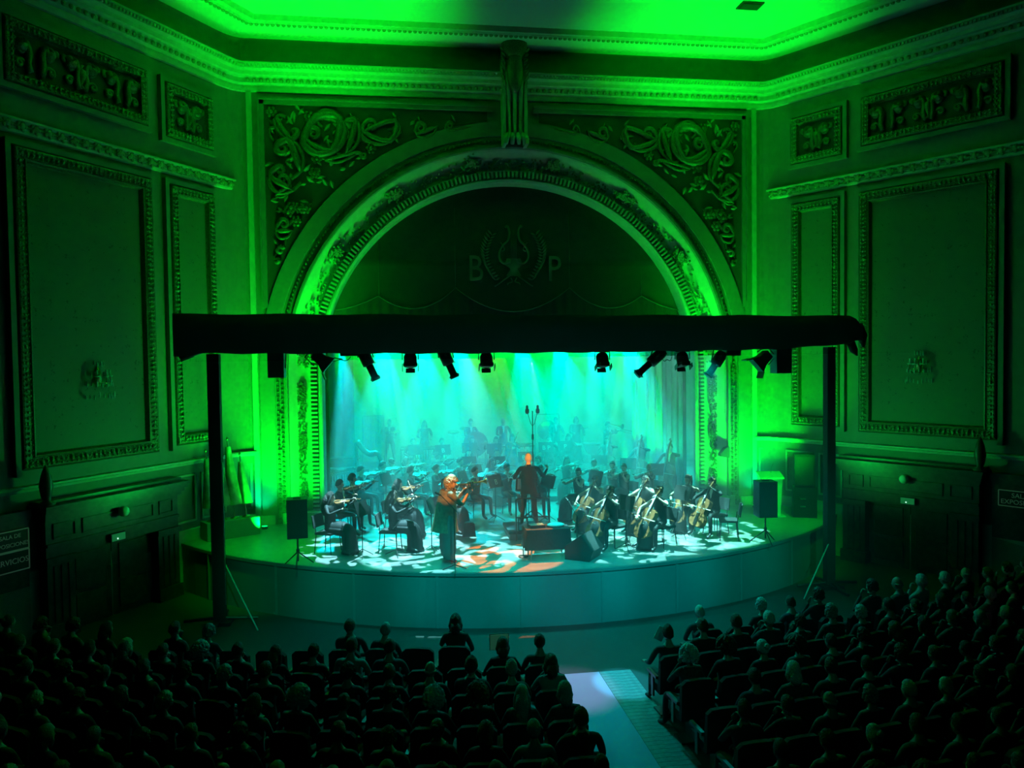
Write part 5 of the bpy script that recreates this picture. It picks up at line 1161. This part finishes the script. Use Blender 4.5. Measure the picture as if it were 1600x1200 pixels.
# ---------- soloist and conductor
OLIVE = mat('olive_jacket', (.22, .19, .11), .7, var=.4, bscale=14); DKT = mat('dark_wide_trousers', (.12, .125, .12), .75, bump=.4, bscale=9); RED = mat('red_shoe', (.7, .02, .03), .4)
sp_ = at(700, 876, 0); srz = atan2(-sin(radians(72)), cos(radians(72)))-.25
o = person('st_solo', sp_, srz, 'trumpet soloist with curly hair in olive jacket at the stage front', 'bigcurly', 'fair', topm=OLIVE, botm=DKT, shirt=False, sc=1.06)
o.material_slots[3].link = 'OBJECT'; o.material_slots[3].material = RED
jk = MB().tube([(0, .02, 1.44), (0, .0, 1.25), (0, -.03, 1.0), (0, -.05, .78), (0, -.06, .62)], [.16, .2, .22, .25, .29], 16, cap=False); part('open_jacket', jk, OLIVE, o)
for s in (-1, 1): part('trouser_leg', MB().tube([(s*.1, 0, .95), (s*.14, .0, .6), (s*.17, .0, .25), (s*.18, 0, .08)], [.12, .15, .15, .11], 12), DKT, o)
sc_ = MB().prism([(-.05, 1.46), (.05, 1.46), (.09, 1.0), (.02, .8), (-.03, .98)], .15, .18); part('scarf', sc_, OLIVE, o)
W = Matrix.Translation(sp_) @ Matrix.Rotation(srz, 4, 'Z') @ Matrix.Scale(1.06, 4)
put('trumpet', WND['trumpet'][0], W, axis_mat((0, .20, 1.54), (.1, 1, .10), (0, 0, 1)), 'shining trumpet raised by the curly-haired soloist', 'trumpet', 'wind and brass instruments').scale = (1.3, 1.3, 1.3)
cp = at(827, 822, .22); cp.z = .22
co = person('st_conduct', cp, -.05, 'grey-haired conductor in black suit seen from behind on the podium', 'short', 'grey', shirt=False, sc=1.02)
part('jacket_tail', MB().tube([(0, .0, 1.42), (0, -.01, 1.25), (0, 0, 1.0), (0, 0, .86), (0, -.01, .78)], [.15, .2, .185, .2, .21], 16, cap=False), SUIT, co)
W = Matrix.Translation(cp) @ Matrix.Rotation(-.05, 4, 'Z')
top('baton', MB().tube([(0, 0, 0), (.02, .34, .10)], [.006, .002], 6), PAPER, 'thin white baton in the conductor’s raised right hand'.replace('’', ''), 'baton').matrix_world = W @ Matrix.Translation((.52, .42, 1.42))
pod = root('podium', 'low carpeted conductor podium with a tubular safety rail', 'podium', (cp.x, cp.y+.05, 0))
part('platform', MB().box((0, 0, .18), (1.15, 1.1, .07)), BLK, pod); part('skirt', MB().box((0, 0, .075), (1.1, 1.05, .145)), DARKP, pod)
rl = part('rail', MB().tube(catmull([(-.40, -.58, 0), (-.40, -.58, .9), (-.38, -.58, .97), (-.3, -.58, 1.0), (.3, -.58, 1.0), (.38, -.58, .97), (.40, -.58, .9), (.40, -.58, 0)], 5), .018, 8), BLKM, pod)
part('cross_bar', MB().cyl((-.40, -.58, .55), (.40, -.58, .55), .015, 8), BLKM, pod)
cst = stand(cp+Vector((.05, .75, -.22)), pi, 'wide low music stand with the score before the conductor', None, 1.05)
# red and white chair-backs / music visible beside the conductor
tb = root('side_table', 'steel-legged table draped in black cloth below the podium rail', 'table', (cp.x+.02, -4.85, 0))
part('table_top', MB().box((0, 0, .62), (.92, .5, .05)), BLKM, tb)
cl = []
for i in range(41):
    a = i/40*2*pi; x = max(-1, min(1, 1.5*cos(a)))*.48; y = max(-1, min(1, 1.5*sin(a)))*.27; k = 1+.05*sin(9*a)
    cl.append([Vector((x, y, .66)), Vector((x*k, y*k, .45)), Vector((x*k*1.04, y*k*1.05, .22))])
m_ = MB().sweep(cl, smooth=True); m_.add([c[0] for c in cl[:-1]], [tuple(range(40))]); part('drape', m_, BLK, tb)
for x, y in ((-.38, -.2), (.38, -.2), (-.38, .2), (.38, .2)): part('leg', MB().cyl((x, y, 0), (x*.9, y, .6), .016, 8), STEEL, tb)
part('foot_rail', MB().cyl((-.38, -.2, .12), (.38, -.2, .12), .01, 6), STEEL, tb)
T0 = Vector((cp.x+.02, -4.85, .66))
top('towel', MB().ell((.2, -.02, .04), (.2, .12, .05), nu=14, nv=8), PAPER, 'folded white towel on the black draped table', 'towel').location = T0
lp = root('audio_mixer', 'small dark audio mixer on the black draped table', 'mixer', T0+Vector((-.22, 0, .03)), .1)
part('case', MB().box((0, 0, 0), (.34, .24, .06)), BLKP, lp); part('fader_panel', MB().box((0, -.0, .032), (.3, .2, .004)), STEEL, lp)
for k in range(5): part('fader', MB().box((-.12+.06*k, -.02, .042), (.015, .025, .018)), PAPER, lp)
fr = root('picture_frame_stand', 'small square black wire frame standing left of the draped table', 'frame', (cp.x-.48, -4.75, 0))
b = MB()
for c, d in (((0, 0, .85), (.2, .02, .02)), ((0, 0, .58), (.2, .02, .02)), ((-.1, 0, .715), (.02, .02, .28)), ((.1, 0, .715), (.02, .02, .28))): b.box(c, d)
part('square_frame', b, BLKM, fr); part('pole', MB().cyl((0, 0, 0), (0, 0, .58), .01, 6), BLKM, fr); part('foot', MB().lathe([(0, 0), (.12, 0), (.11, .02), (0, .03)], n=12), BLKM, fr)
# floor monitor wedge
wd_ = root('floor_monitor', 'large black wedge floor monitor right of the podium', 'loudspeaker', (.66, -5.05, 0), radians(-35))
part('cabinet', MB().prism([(-.3, 0), (.26, 0), (.34, .22), (.06, .54), (-.3, .28)], -.33, .33), BLKP, wd_)
part('grille', MB().add([Vector((.345, -.3, .235)), Vector((.345, .3, .235)), Vector((.075, .3, .545)), Vector((.075, -.3, .545))], [(0, 1, 2, 3)]), mat('speaker_grille', (.03,)*3), wd_)
part('top_panel', MB().add([Vector((-.3, -.32, .287)), Vector((-.3, .32, .287)), Vector((.055, .32, .545)), Vector((.055, -.32, .545))], [(0, 1, 2, 3)]), mat('grey_panel', (.16, .17, .18), .3), wd_)
part('handle', MB().box((-.1, .335, .2), (.2, .02, .05)), STEEL, wd_)
# tall microphone stand with two microphones
ms = root('microphone_stand', 'tall microphone stand with two microphones behind the conductor', 'microphone stand', (.22, -1.3, 0))
part('pole', MB().cyl((0, 0, .1), (0, 0, 2.95), .014, 8), BLKM, ms); part('clutch', MB().cyl((0, 0, 2.2), (0, 0, 2.34), .03, 10), BLKM, ms)
for k in range(3):
    a = k*2*pi/3+.4; part('leg', MB().cyl((0, 0, .35), (.45*cos(a), .45*sin(a), .02), .014, 6), BLKM, ms)
for s in (-1, 1):
    part('arm', MB().tube([(0, 0, 2.55), (s*.05, 0, 2.62), (s*.13, 0, 2.9)], .008, 6), BLKM, ms)
    mc = part('microphone', MB().lathe([(0, 0), (.03, .0), (.05, .03), (.055, .08), (.05, .12), (.03, .13), (.032, .2), (.02, .22), (0, .22)], (s*.14, 0, 2.88), n=10), BLKP, ms)
def mic_stand(p, rz, h, boom, label):
    r = root('microphone_stand', label, 'microphone stand', p, rz, 'microphone stands on the apron')
    part('pole', MB().cyl((0, 0, .12), (0, 0, h), .011, 6), BLKM, r)
    for k in range(3): a = k*2*pi/3; part('leg', MB().cyl((0, 0, .14), (.28*cos(a), .28*sin(a), .012), .010, 5), BLKM, r)
    part('boom', MB().cyl((-.1, 0, h-.1), (boom, 0, h+.25), .009, 6), BLKM, r)
    part('microphone', MB().cyl((boom, 0, h+.25), (boom+.13, 0, h+.3), .02, 8), BLKP, r)
mic_stand(at(711, 893, 0), 2.6, 1.3, .3, 'microphone stand with folded tripod before the soloist')
mic_stand(at(902, 868, 0), 1.9, .9, .35, 'low microphone stand beside the wedge monitor')
mic_stand(at(985, 845, 0), 2.2, .75, .4, 'low microphone stand before the second front cellist')
mic_stand(at(620, 868, 0), .6, .7, .35, 'low microphone stand at the left apron')
ut = top('bag', MB().prism([(-.16, 0), (.16, 0), (.13, .32), (.05, .36), (-.1, .34)], -.08, .08), BLK, 'upright dark bag on the boards behind the soloist', 'bag'); ut.location = at(733, 838, 0)
# PA speakers on poles
for p, rz, wd, nm in ((at(466, 884, 0), .12, .42, 'left'), (at(1196, 848, 0), -.1, .42, 'right')):
    t = root('speaker_stand', 'black pole speaker stand at the %s end of the apron' % nm, 'speaker stand', p)
    part('pole', MB().cyl((0, 0, .1), (0, 0, .62), .02, 8), BLKM, t); part('collar', MB().cyl((0, 0, .3), (0, 0, .36), .035, 8), BLKM, t)
    for k in range(3): a = k*2*pi/3+.5; part('leg', MB().cyl((0, 0, .3), (.34*cos(a), .34*sin(a), .015), .014, 6), BLKM, t)
    s = root('loudspeaker', 'black loudspeaker on a pole at the %s end of the apron' % nm, 'loudspeaker', p+Vector((0, 0, .62)), rz)
    part('cabinet', MB().prism([(-wd/2, 0), (wd/2, 0), (wd/2, .82), (-wd/2, .82)], -.2, .2), BLKP, s)
    part('grille', MB().box((0, -.21, .41), (wd*.88, .02, .76)), mat('speaker_grille', (.03,)*3), s)
    part('top_handle', MB().box((0, 0, .83), (.16, .05, .02)), BLKM, s)
pb = at(1262, 836, 0)
s = root('loudspeaker_stack', 'tall dark two-part loudspeaker tower at the far right of the stage', 'loudspeaker', (7.5, -1.95, 0), radians(-25))
part('bass_cabinet', MB().box((0, 0, .4), (.6, .55, .8)), BLKP, s); part('top_cabinet', MB().box((0, 0, 1.25), (.5, .5, .86)), BLKP, s); part('grille', MB().box((0, -.26, 1.25), (.42, .02, .76)), mat('speaker_grille', (.03,)*3), s)
for z in (.5, .3): part('handle', MB().box((-.05, -.285, z), (.14, .02, .03)), STEEL, s)
# lectern
ACR = mat('frosted_acrylic', (.55, .75, .6), .25)
lc = at(1218, 829, 0); lc = Vector((6.62, -1.75, 0))
l = root('lectern', 'pale tapered lectern with a round dark emblem near the right wall', 'lectern', lc, -.15)
part('body', MB().prism([(-.24, .03), (.24, .03), (.3, 1.05), (-.3, 1.05)], -.12, .12), ACR, l); part('base', MB().box((0, 0, .015), (.7, .45, .03)), ACR, l)
part('desk', MB().box((0, .0, 1.1), (.64, .42, .04), Matrix.Rotation(.3, 3, 'X')), ACR, l); part('emblem', MB().tube([(0, -.125, .62), (0, -.14, .62)], .10, 20, flat=(0, 0, 1), smooth=False), BLK, l)
part('crown', MB().box((0, -.13, .75), (.09, .015, .05)), BLK, l)
part('gooseneck', MB().tube([(.05, .1, 1.1), (.07, .1, 1.3), (.1, .02, 1.42)], .006, 5), BLKM, l)
# flags on a step at the left
st2 = top('stage_step', MB().box((0, 0, .22), (1.3, .5, .44)), DARKP, 'dark step block against the left wall under the flags', 'step'); st2.location = (-7.45, -1.35, 0); st2.rotation_euler = (0, 0, .55)
FL = mat('flag_cloth', (.35, .38, .30), .7, var=.6, bscale=5)
for i, (x, y, h, lean) in enumerate(((-7.85, -1.6, 1.7, .05), (-7.6, -1.45, 1.85, .05), (-7.35, -1.3, 1.95, .07), (-7.1, -1.15, 1.55, .08))):
    f = root('flag', ['leftmost of the furled flags on the left step', 'second furled flag from the left on the left step', 'tallest furled flag on the left step', 'rightmost and shortest furled flag on the left step'][i], 'flag', (x, y, .44)); f.rotation_euler = (0, -lean, 0)
    part('pole', MB().cyl((0, 0, 0), (0, 0, h), .016, 8), BRASS, f); part('finial', MB().lathe([(0, 0), (.03, .03), (.03, .06), (0, .12)], (0, 0, h), n=8), BRASS, f)
    fr_ = []
    for k in range(9):
        z = h-.15-k*(h-.5)/8; w_ = .05+.13*k/8; fr_.append([Vector((w_*cos(a)*(1+.25*sin(5*a+i)), .8*w_*sin(a)*(1+.2*cos(4*a)), z)) for a in [j*2*pi/14 for j in range(15)]])
    part('cloth', MB().sweep(fr_, smooth=True), FL, f); part('base', MB().lathe([(0, 0), (.11, 0), (.1, .03), (0, .05)], n=12), BRASS, f)
# LED floor lamps at the foot of the arch
LEDM = mat('green_led_lens', (.0, .3, .05), .3, emit=((.0, 1, .15), 3))
for x, y, nm in ((-6.75, -.62, 'before the left pilaster'), (6.75, -.62, 'before the right pilaster'), (-7.3, -.8, 'beside the left flags'), (7.35, -.75, 'behind the pale lectern')):
    r = root('led_uplight', 'small green floor uplight %s' % nm, 'stage light', (x, y, 0)); part('housing', MB().lathe([(0, .0), (.08, .0), (.09, .05), (.09, .07), (0, .07)], n=14), BLKM, r); part('lens', MB().lathe([(0, .071), (.075, .071), (.0, .078)], n=14), LEDM, r)

# ---------- risers and percussion
for (x0, x1, y0, y1, h, lb) in ((-5.6, 5.2, 6.25, 9.9, .3, 'low black riser at the very back of the stage'), (-3.6, 4.9, 3.92, 6.22, .3, 'low black riser in the middle for the wind players'), (-1.75, 1.6, 1.6, 3.88, .15, 'lowest black riser step behind the violas')):
    r = root('riser', lb, 'riser', ((x0+x1)/2, (y0+y1)/2, 0))
    for k in range(6): part('deck', MB().box((-(x1-x0)/2+(k+.5)*(x1-x0)/6, 0, h-.04), ((x1-x0)/6-.01, y1-y0, .08)), BLKP, r)
    part('skirt', MB().box((0, -(y1-y0)/2+.03, h/2-.04), (x1-x0, .02, h-.08)), BLK, r)
RZ = .3
def frame_legs(mb, w, d, h):
    for x in (-w/2, w/2):
        for y in (-d/2, d/2): mb.cyl((x, y, 0), (x, y, h), .016, 6)
    return mb.cyl((-w/2, 0, h*.3), (w/2, 0, h*.3), .014, 6)
tbx = aty(584, 680, 8.3)
tb_ = root('tubular_bells', 'tall rack of bright tubular bells at the back left', 'tubular bells', (tbx.x, 8.3, RZ))
fm_ = MB()
for x in (-.42, .42): fm_.cyl((x, 0, 0), (x*.93, 0, 1.95), .02, 8); fm_.cyl((x, -.3, .03), (x, .3, .03), .02, 8)
part('frame', fm_.cyl((-.4, 0, 1.95), (.4, 0, 1.95), .022, 8), STEEL, tb_)
tube_m = MB().cyl((0, 0, 0), (0, 0, 1.0), .019, 8).mesh('bell_tube', PAPER)
for k in range(16): o = link('bell_tube', tube_m, tb_, (-.36+.048*k, .04*(k % 2), 1.92-1.5+.035*k)); o.scale = (1, 1, 1.5-.035*k)
def marimba(p, rz, L, label, n=22, h=.88):
    r = root('marimba', label, 'marimba', p, rz)
    part('frame', frame_legs(MB(), L, .6, h-.08).box((0, -.32, h-.06), (L, .03, .06)).box((0, .32, h-.06), (L*.9, .03, .06)), BLKM, r)
    for k in range(n):
        t = k/(n-1); link('bar', BARM, r, (-L/2+.05+(L-.1)*t, 0, h)).scale = (L/n*.85/.05, .55-.2*t, 1)
        link('resonator', RESM, r, (-L/2+.05+(L-.1)*t, -.2+.1*t, h-.05)).scale = (1, 1, .62-.38*t)
    return r
BARM = MB().box((0, 0, 0), (.05, 1, .02)).mesh('bar', VARN); RESM = MB().cyl((0, 0, -1), (0, 0, 0), .022, 8).mesh('resonator', STEEL)
marimba(Vector((-5.3, 3.4, 0)), radians(38), 2.2, 'large marimba with resonator tubes at the left edge of the orchestra')
marimba(Vector((-2.4, 7.2, RZ)), 0, 1.6, 'vibraphone-like bar instrument at the back left of centre', 18, .85)
marimba(Vector((1.0, 7.2, RZ)), 0, 1.4, 'xylophone on a stand at the back centre', 18, .85)
# sheets lying on the marimba
for i in range(4):
    o = top('sheet_music', MB().box((0, 0, 0), (.3, .22, .004)), PAPER, ['sheet music at the near end of the large marimba', 'second sheet of music on the large marimba', 'third sheet of music on the large marimba', 'sheet music at the far end of the large marimba'][i], 'sheet music')
    o.location = Vector((-5.3, 3.4, .90+.012))+Matrix.Rotation(radians(38), 3, 'Z') @ Vector((-.9+.6*i, 0, .0)); o.rotation_euler = (0, 0, .3+.4*i)
pn = root('celesta', 'dark upright celesta with open top behind the marimba', 'celesta', (-5.4, 5.6, 0), radians(8))
part('case', MB().box((0, 0, .62), (1.5, .55, .7)).box((0, 0, 1.02), (1.6, .62, .06)), WOOD, pn); part('keyboard', MB().box((0, -.36, .72), (1.2, .2, .05)), PAPER, pn)
for x, y in ((-.68, -.2), (.68, -.2), (-.68, .2), (.68, .2)): part('leg', MB().cyl((x, y, 0), (x, y, .3), .03, 8), WOOD, pn)
TIMP = [('bowl', MB().lathe([(0, .32), (.14, .36), (.26, .5), (.32, .68), (.33, .80), (.0, .80)], n=20).mesh('bowl', BRASS)), ('head', MB().lathe([(0, .815), (.325, .812), (.34, .80), (.34, .76), (.33, .76)], n=20).mesh('head', PAPER)), ('stand', MB().cyl((0, 0, .05), (0, 0, .4), .03, 8).cyl((-.3, -.2, .03), (.3, .2, .03), .02, 6).cyl((-.3, .2, .03), (.3, -.2, .03), .02, 6).mesh('stand', BLKM))]
for i, (x, y) in enumerate(((2.4, 7.0), (3.2, 7.1), (4.0, 7.4))):
    r = root('timpani', ['left timpani drum at the back right of centre', 'right timpani drum at the back right of centre', 'rear timpani drum at the back right of centre'][i], 'timpani', (x, y, RZ), 0, 'timpani')
    for n_, me in TIMP: link(n_, me, r)
bd_ = root('bass_drum', 'large bass drum on a tilted cradle at the back centre', 'drum', (-.45, 7.4, RZ))
M = Matrix.Rotation(pi/2-.3, 3, 'X')
part('shell', MB().lathe([(0, -.22), (.42, -.22), (.43, -.2), (.43, .2), (.42, .22), (0, .22)], (0, 0, .85), M, 24), VARN, bd_); part('hoop', MB().lathe([(.43, .19), (.455, .19), (.455, .235), (.43, .235)], (0, 0, .85), M, 24), BLKM, bd_); part('cradle', frame_legs(MB(), .8, .5, .5), BLKM, bd_)
gt = root('gong_frame', 'square frame with a hanging gong behind the timpani', 'gong', (2.7, 9.6, RZ))
part('frame', MB().cyl((-.5, 0, 0), (-.5, 0, 1.75), .02, 6).cyl((.5, 0, 0), (.5, 0, 1.75), .02, 6).cyl((-.5, 0, 1.75), (.5, 0, 1.75), .02, 6), BLKM, gt); part('gong', MB().tube([(0, -.03, 1.1), (0, .03, 1.1)], .4, 24, flat=(0, 0, 1)), BRASS, gt)
for i, (x, y, h) in enumerate(((-1.2, 8.3, 1.25), (-.7, 8.6, 1.35), (3.9, 8.4, 1.3), (-3.4, 8.5, 1.3))):
    r = root('cymbal_stand', ['cymbal on a stand left of the bass drum', 'higher cymbal on a stand left of the bass drum', 'cymbal on a stand right of the gong', 'cymbal on a stand near the tubular bells'][i], 'cymbal', (x, y, RZ), 0, 'cymbals at the back')
    part('stand', MB().cyl((0, 0, 0), (0, 0, h), .012, 6), STEEL, r); part('cymbal', MB().lathe([(0, .03), (.03, .025), (.06, .012), (.22, 0), (0, .008)], (0, 0, h), Matrix.Rotation(.25, 3, 'X'), 18), BRASS, r)
    for k in range(3): a = k*2*pi/3; part('leg', MB().cyl((0, 0, .25), (.22*cos(a), .22*sin(a), .01), .01, 5), STEEL, r)
for i, (px, py, nm) in enumerate(((914, 738, 'right of centre'), (938, 724, 'under the left double bass'))):
    p = at(px, py, 0); p.y = min(p.y, 5.4); r = root('flight_case', 'dark flight case with two pale stripes, %s' % nm, 'case', (2.5+.9*i, 3.4+.0*i, 0))
    part('case', MB().box((0, 0, .4), (.75, .5, .7)), BLKP, r)
    for z in (.62, .28): part('stripe', MB().box((0, -.255, z), (.6, .01, .07)), PAPER, r)
    for x in (-.3, .3): part('caster', MB().cyl((x-.02, -.2, .03), (x+.02, -.2, .03), .03, 8), BLKM, r)
# harp
hp = aty(578, 745, -.2); hp = Vector((-4.1, 2.6, 0))
h = root('concert_harp', 'tall concert harp behind the left violins', 'harp', hp, radians(60))
part('column', MB().tube([(0, .5, .12), (0, .52, 1.0), (0, .52, 1.82)], [.055, .05, .06], 10), WOOD, h)
part('soundbox', MB().tube([(0, -.35, .12+1.1), (0, -.15, .75), (0, .2, .3), (0, .42, .12)], [.05, .1, .15, .17], 10), WOOD, h)
part('neck', MB().tube(catmull([(0, -.36, 1.26), (0, -.22, 1.5), (0, .05, 1.48), (0, .3, 1.62), (0, .5, 1.84)], 4), [.07]*5+[.09]*12, 8), WOOD, h)
for k in range(18):
    t = k/17; a = Vector((0, -.28+.72*t, .98-.78*t)); zt = 1.47+.06*t+.25*max(0, t-.5); part('string', MB().cyl(a, (0, a.y, zt), .003, 3), PAPER, h)
part('base', MB().box((0, .45, .06), (.32, .3, .12)), WOOD, h)
musW = Matrix.Translation(hp+Vector((-.35, .28, 0)))
hq = hp+Matrix.Rotation(radians(60), 3, 'Z') @ Vector((0, -.72, 0))
person('harpF', hq, radians(60), 'harpist woman seated behind the tall harp, in black dress', 'bun', 'black', None, SKIRT, False); chair(hq, radians(60), 'black chair under the harpist')
# spare empty chairs
chair(at(1138, 842, 0), radians(70), 'empty black chair at the far right of the cellos')
chair(at(1060, 800, 0), radians(60), 'empty black chair between the right-hand cellists')

# =================================================================== AUDIENCE
SEATP = {'backrest': MB(), 'cushion': MB().box((0, .05, .42), (.46, .46, .12)), 'frame': MB().box((0, -.02, .2), (.06, .3, .4)).box((0, 0, .02), (.4, .3, .04))}
fr_ = []
for i in range(9):
    t = i/8; x = -.25+.5*t; zt = .96+.03*sin(pi*t)-(.05 if i in (0, 8) else 0); y = -.2-.03*sin(pi*t); fr_.append([Vector((x, y-.07, zt)), Vector((x, y-.04, .4)), Vector((x, y+.05, .4)), Vector((x, y+.0, zt)), Vector((x, y-.07, zt))])
SEATP['backrest'].sweep(fr_, smooth=False); SEATP['backrest'].add(fr_[0][:4], [(0, 1, 2, 3)]); SEATP['backrest'].add(fr_[-1][:4], [(3, 2, 1, 0)])
SEATP = {k: v.mesh(k, SEATC if k != 'frame' else BLKM) for k, v in SEATP.items()}
ARM_ = MB().box((0, .02, .62), (.05, .36, .04)).box((0, .02, .45), (.03, .08, .34)).mesh('armrest', WOOD)
def seat(p, rz, label):
    r = root('theatre_seat', label, 'theatre seat', p, rz, 'rows of theatre seats')
    for k, me in SEATP.items(): link(k, me, r)
    for s in (-1, 1): link('armrest', ARM_, r, (s*.262, 0, 0))
ORD = ['first', 'second', 'third', 'fourth', 'fifth', 'sixth', 'seventh', 'eighth', 'ninth', 'tenth', 'eleventh', 'twelfth', 'thirteenth', 'fourteenth', 'fifteenth']
CLO = {'dark': mat('dark_jumper', (.02, .02, .022), .8), 'black': SUIT, 'grey': mat('grey_jacket', (.06, .06, .065), .8), 'pale': mat('pale_shirt', (.3, .3, .28), .7), 'brown': mat('brown_coat', (.05, .035, .025), .8), 'blue': mat('blue_pullover', (.02, .03, .06), .8), 'checked': mat('checked_shirt', (.1, .11, .1), .8, var=.7, bscale=30)}
rr = random.Random(21)
EMPTY = {(-1, 0): (1, 4, 5, 6, 9), (1, 0): (1, 5), (-1, 1): (2,), (1, 1): (), (1, 3): (0,), (-1, 2): (6,)}
for side in (-1, 1):
    for row in range(7):
        nseat = 15
        for k in range(nseat):
            x = (-1.22-.56*k) if side < 0 else (.80+.575*k)
            if row % 2 and side < 0: x -= .0
            if side < 0 and row == 0: x -= 1.2
            if side > 0 and row == 0: x += .9
            y = -9.18-.9*row+.017*(x+.4)**2
            if row == 6 and side < 0: y -= .02
            dpt = (Vector((x, y, 0))-CAM_LOC).dot(FWD); lat = (Vector((x, y, 0))-CAM_LOC).dot(RGT)
            if abs(lat/dpt) > .70: continue
            if dpt < 6.9: continue
            rz = atan2(-(0-x), 14.0) ; p = Vector((x, y, ZF))
            sn = 'left' if side < 0 else 'right'
            pos = '%s row from the stage, %s %s of the aisle' % (ORD[row], ORD[k], sn)
            seat(p, rz, 'dark theatre seat, '+pos)
            if k in EMPTY.get((side, row), ()): continue
            if (side, row) != (-1, 0) and rr.random() < .05: continue
            fem = rr.random() < .5; style = rr.choice(['bob', 'long', 'curly', 'bun', 'short', 'bob', 'bigcurly'] if fem else ['short', 'short', 'quiff', 'bald', 'short', 'curly'])
            hc = rr.choice(['black', 'brown', 'brown', 'black', 'grey', 'white', 'brown']); cl = rr.choice(['dark', 'black', 'grey', 'dark', 'brown', 'blue', 'checked', 'dark', 'pale', 'black'])
            if style == 'bald': hc = 'grey'
            pose = rr.choice(['lap', 'rest', 'lap', 'chin'])+('F' if fem else 'M')
            names = {'bob': 'bobbed', 'long': 'long', 'curly': 'curly', 'bun': 'pinned-up', 'short': 'short', 'quiff': 'swept', 'bald': 'thinning', 'bigcurly': 'big curly'}
            person(pose, p+Vector((0, .02, -.02)), rz+rr.uniform(-.12, .12), 'spectator, %s %s hair, %s' % (names[style], hc, pos), style, hc, 'audience in the stalls', shirt=False, topm=CLO[cl], botm=CLO['dark'], skin=rr.choice([SKIN, SKIN2]), sc=rr.uniform(.95, 1.04))
# things held or left among the audience
tbl = root('tablet_box', 'pale square lit panel held up in the left front rows', 'panel', at(780, 1003, .0)); 
part('panel', MB().box((0, 0, 0), (.28, .02, .23)), mat('dim_screen', (.12, .3, .2), .5, emit=((.06, .35, .2), .12)), tbl); part('rim', MB().box((0, .012, 0), (.30, .01, .25)), BLKP, tbl)
pg = top('programme', MB().box((0, 0, 0), (.15, .01, .22), Matrix.Rotation(.5, 3, 'Y')), PAPER, 'white printed programme held up in the right front rows', 'programme'); pg.location = at(1032, 990, -.05)
ph = top('phone_light', MB().box((0, 0, 0), (.03, .01, .03)), mat('phone_glow', (1, 1, 1), .5, emit=((.7, .8, 1), 6)), 'tiny bright white light far right in the stalls', 'light'); ph.location = at(1578, 957, -.1)
# low vents in the pit wall
for px, py, nm in ((462, 955, 'left'), (1205, 908, 'right')):
    o = top('floor_hatch', MB().box((0, 0, 0), (.9, .3, .03)), mat('grey_hatch', (.2, .22, .2), .5), 'flat grey hatch on the floor before the %s side of the stage' % nm, 'hatch'); o.location = at(px, py, ZF+.0)+Vector((0, 0, .025))
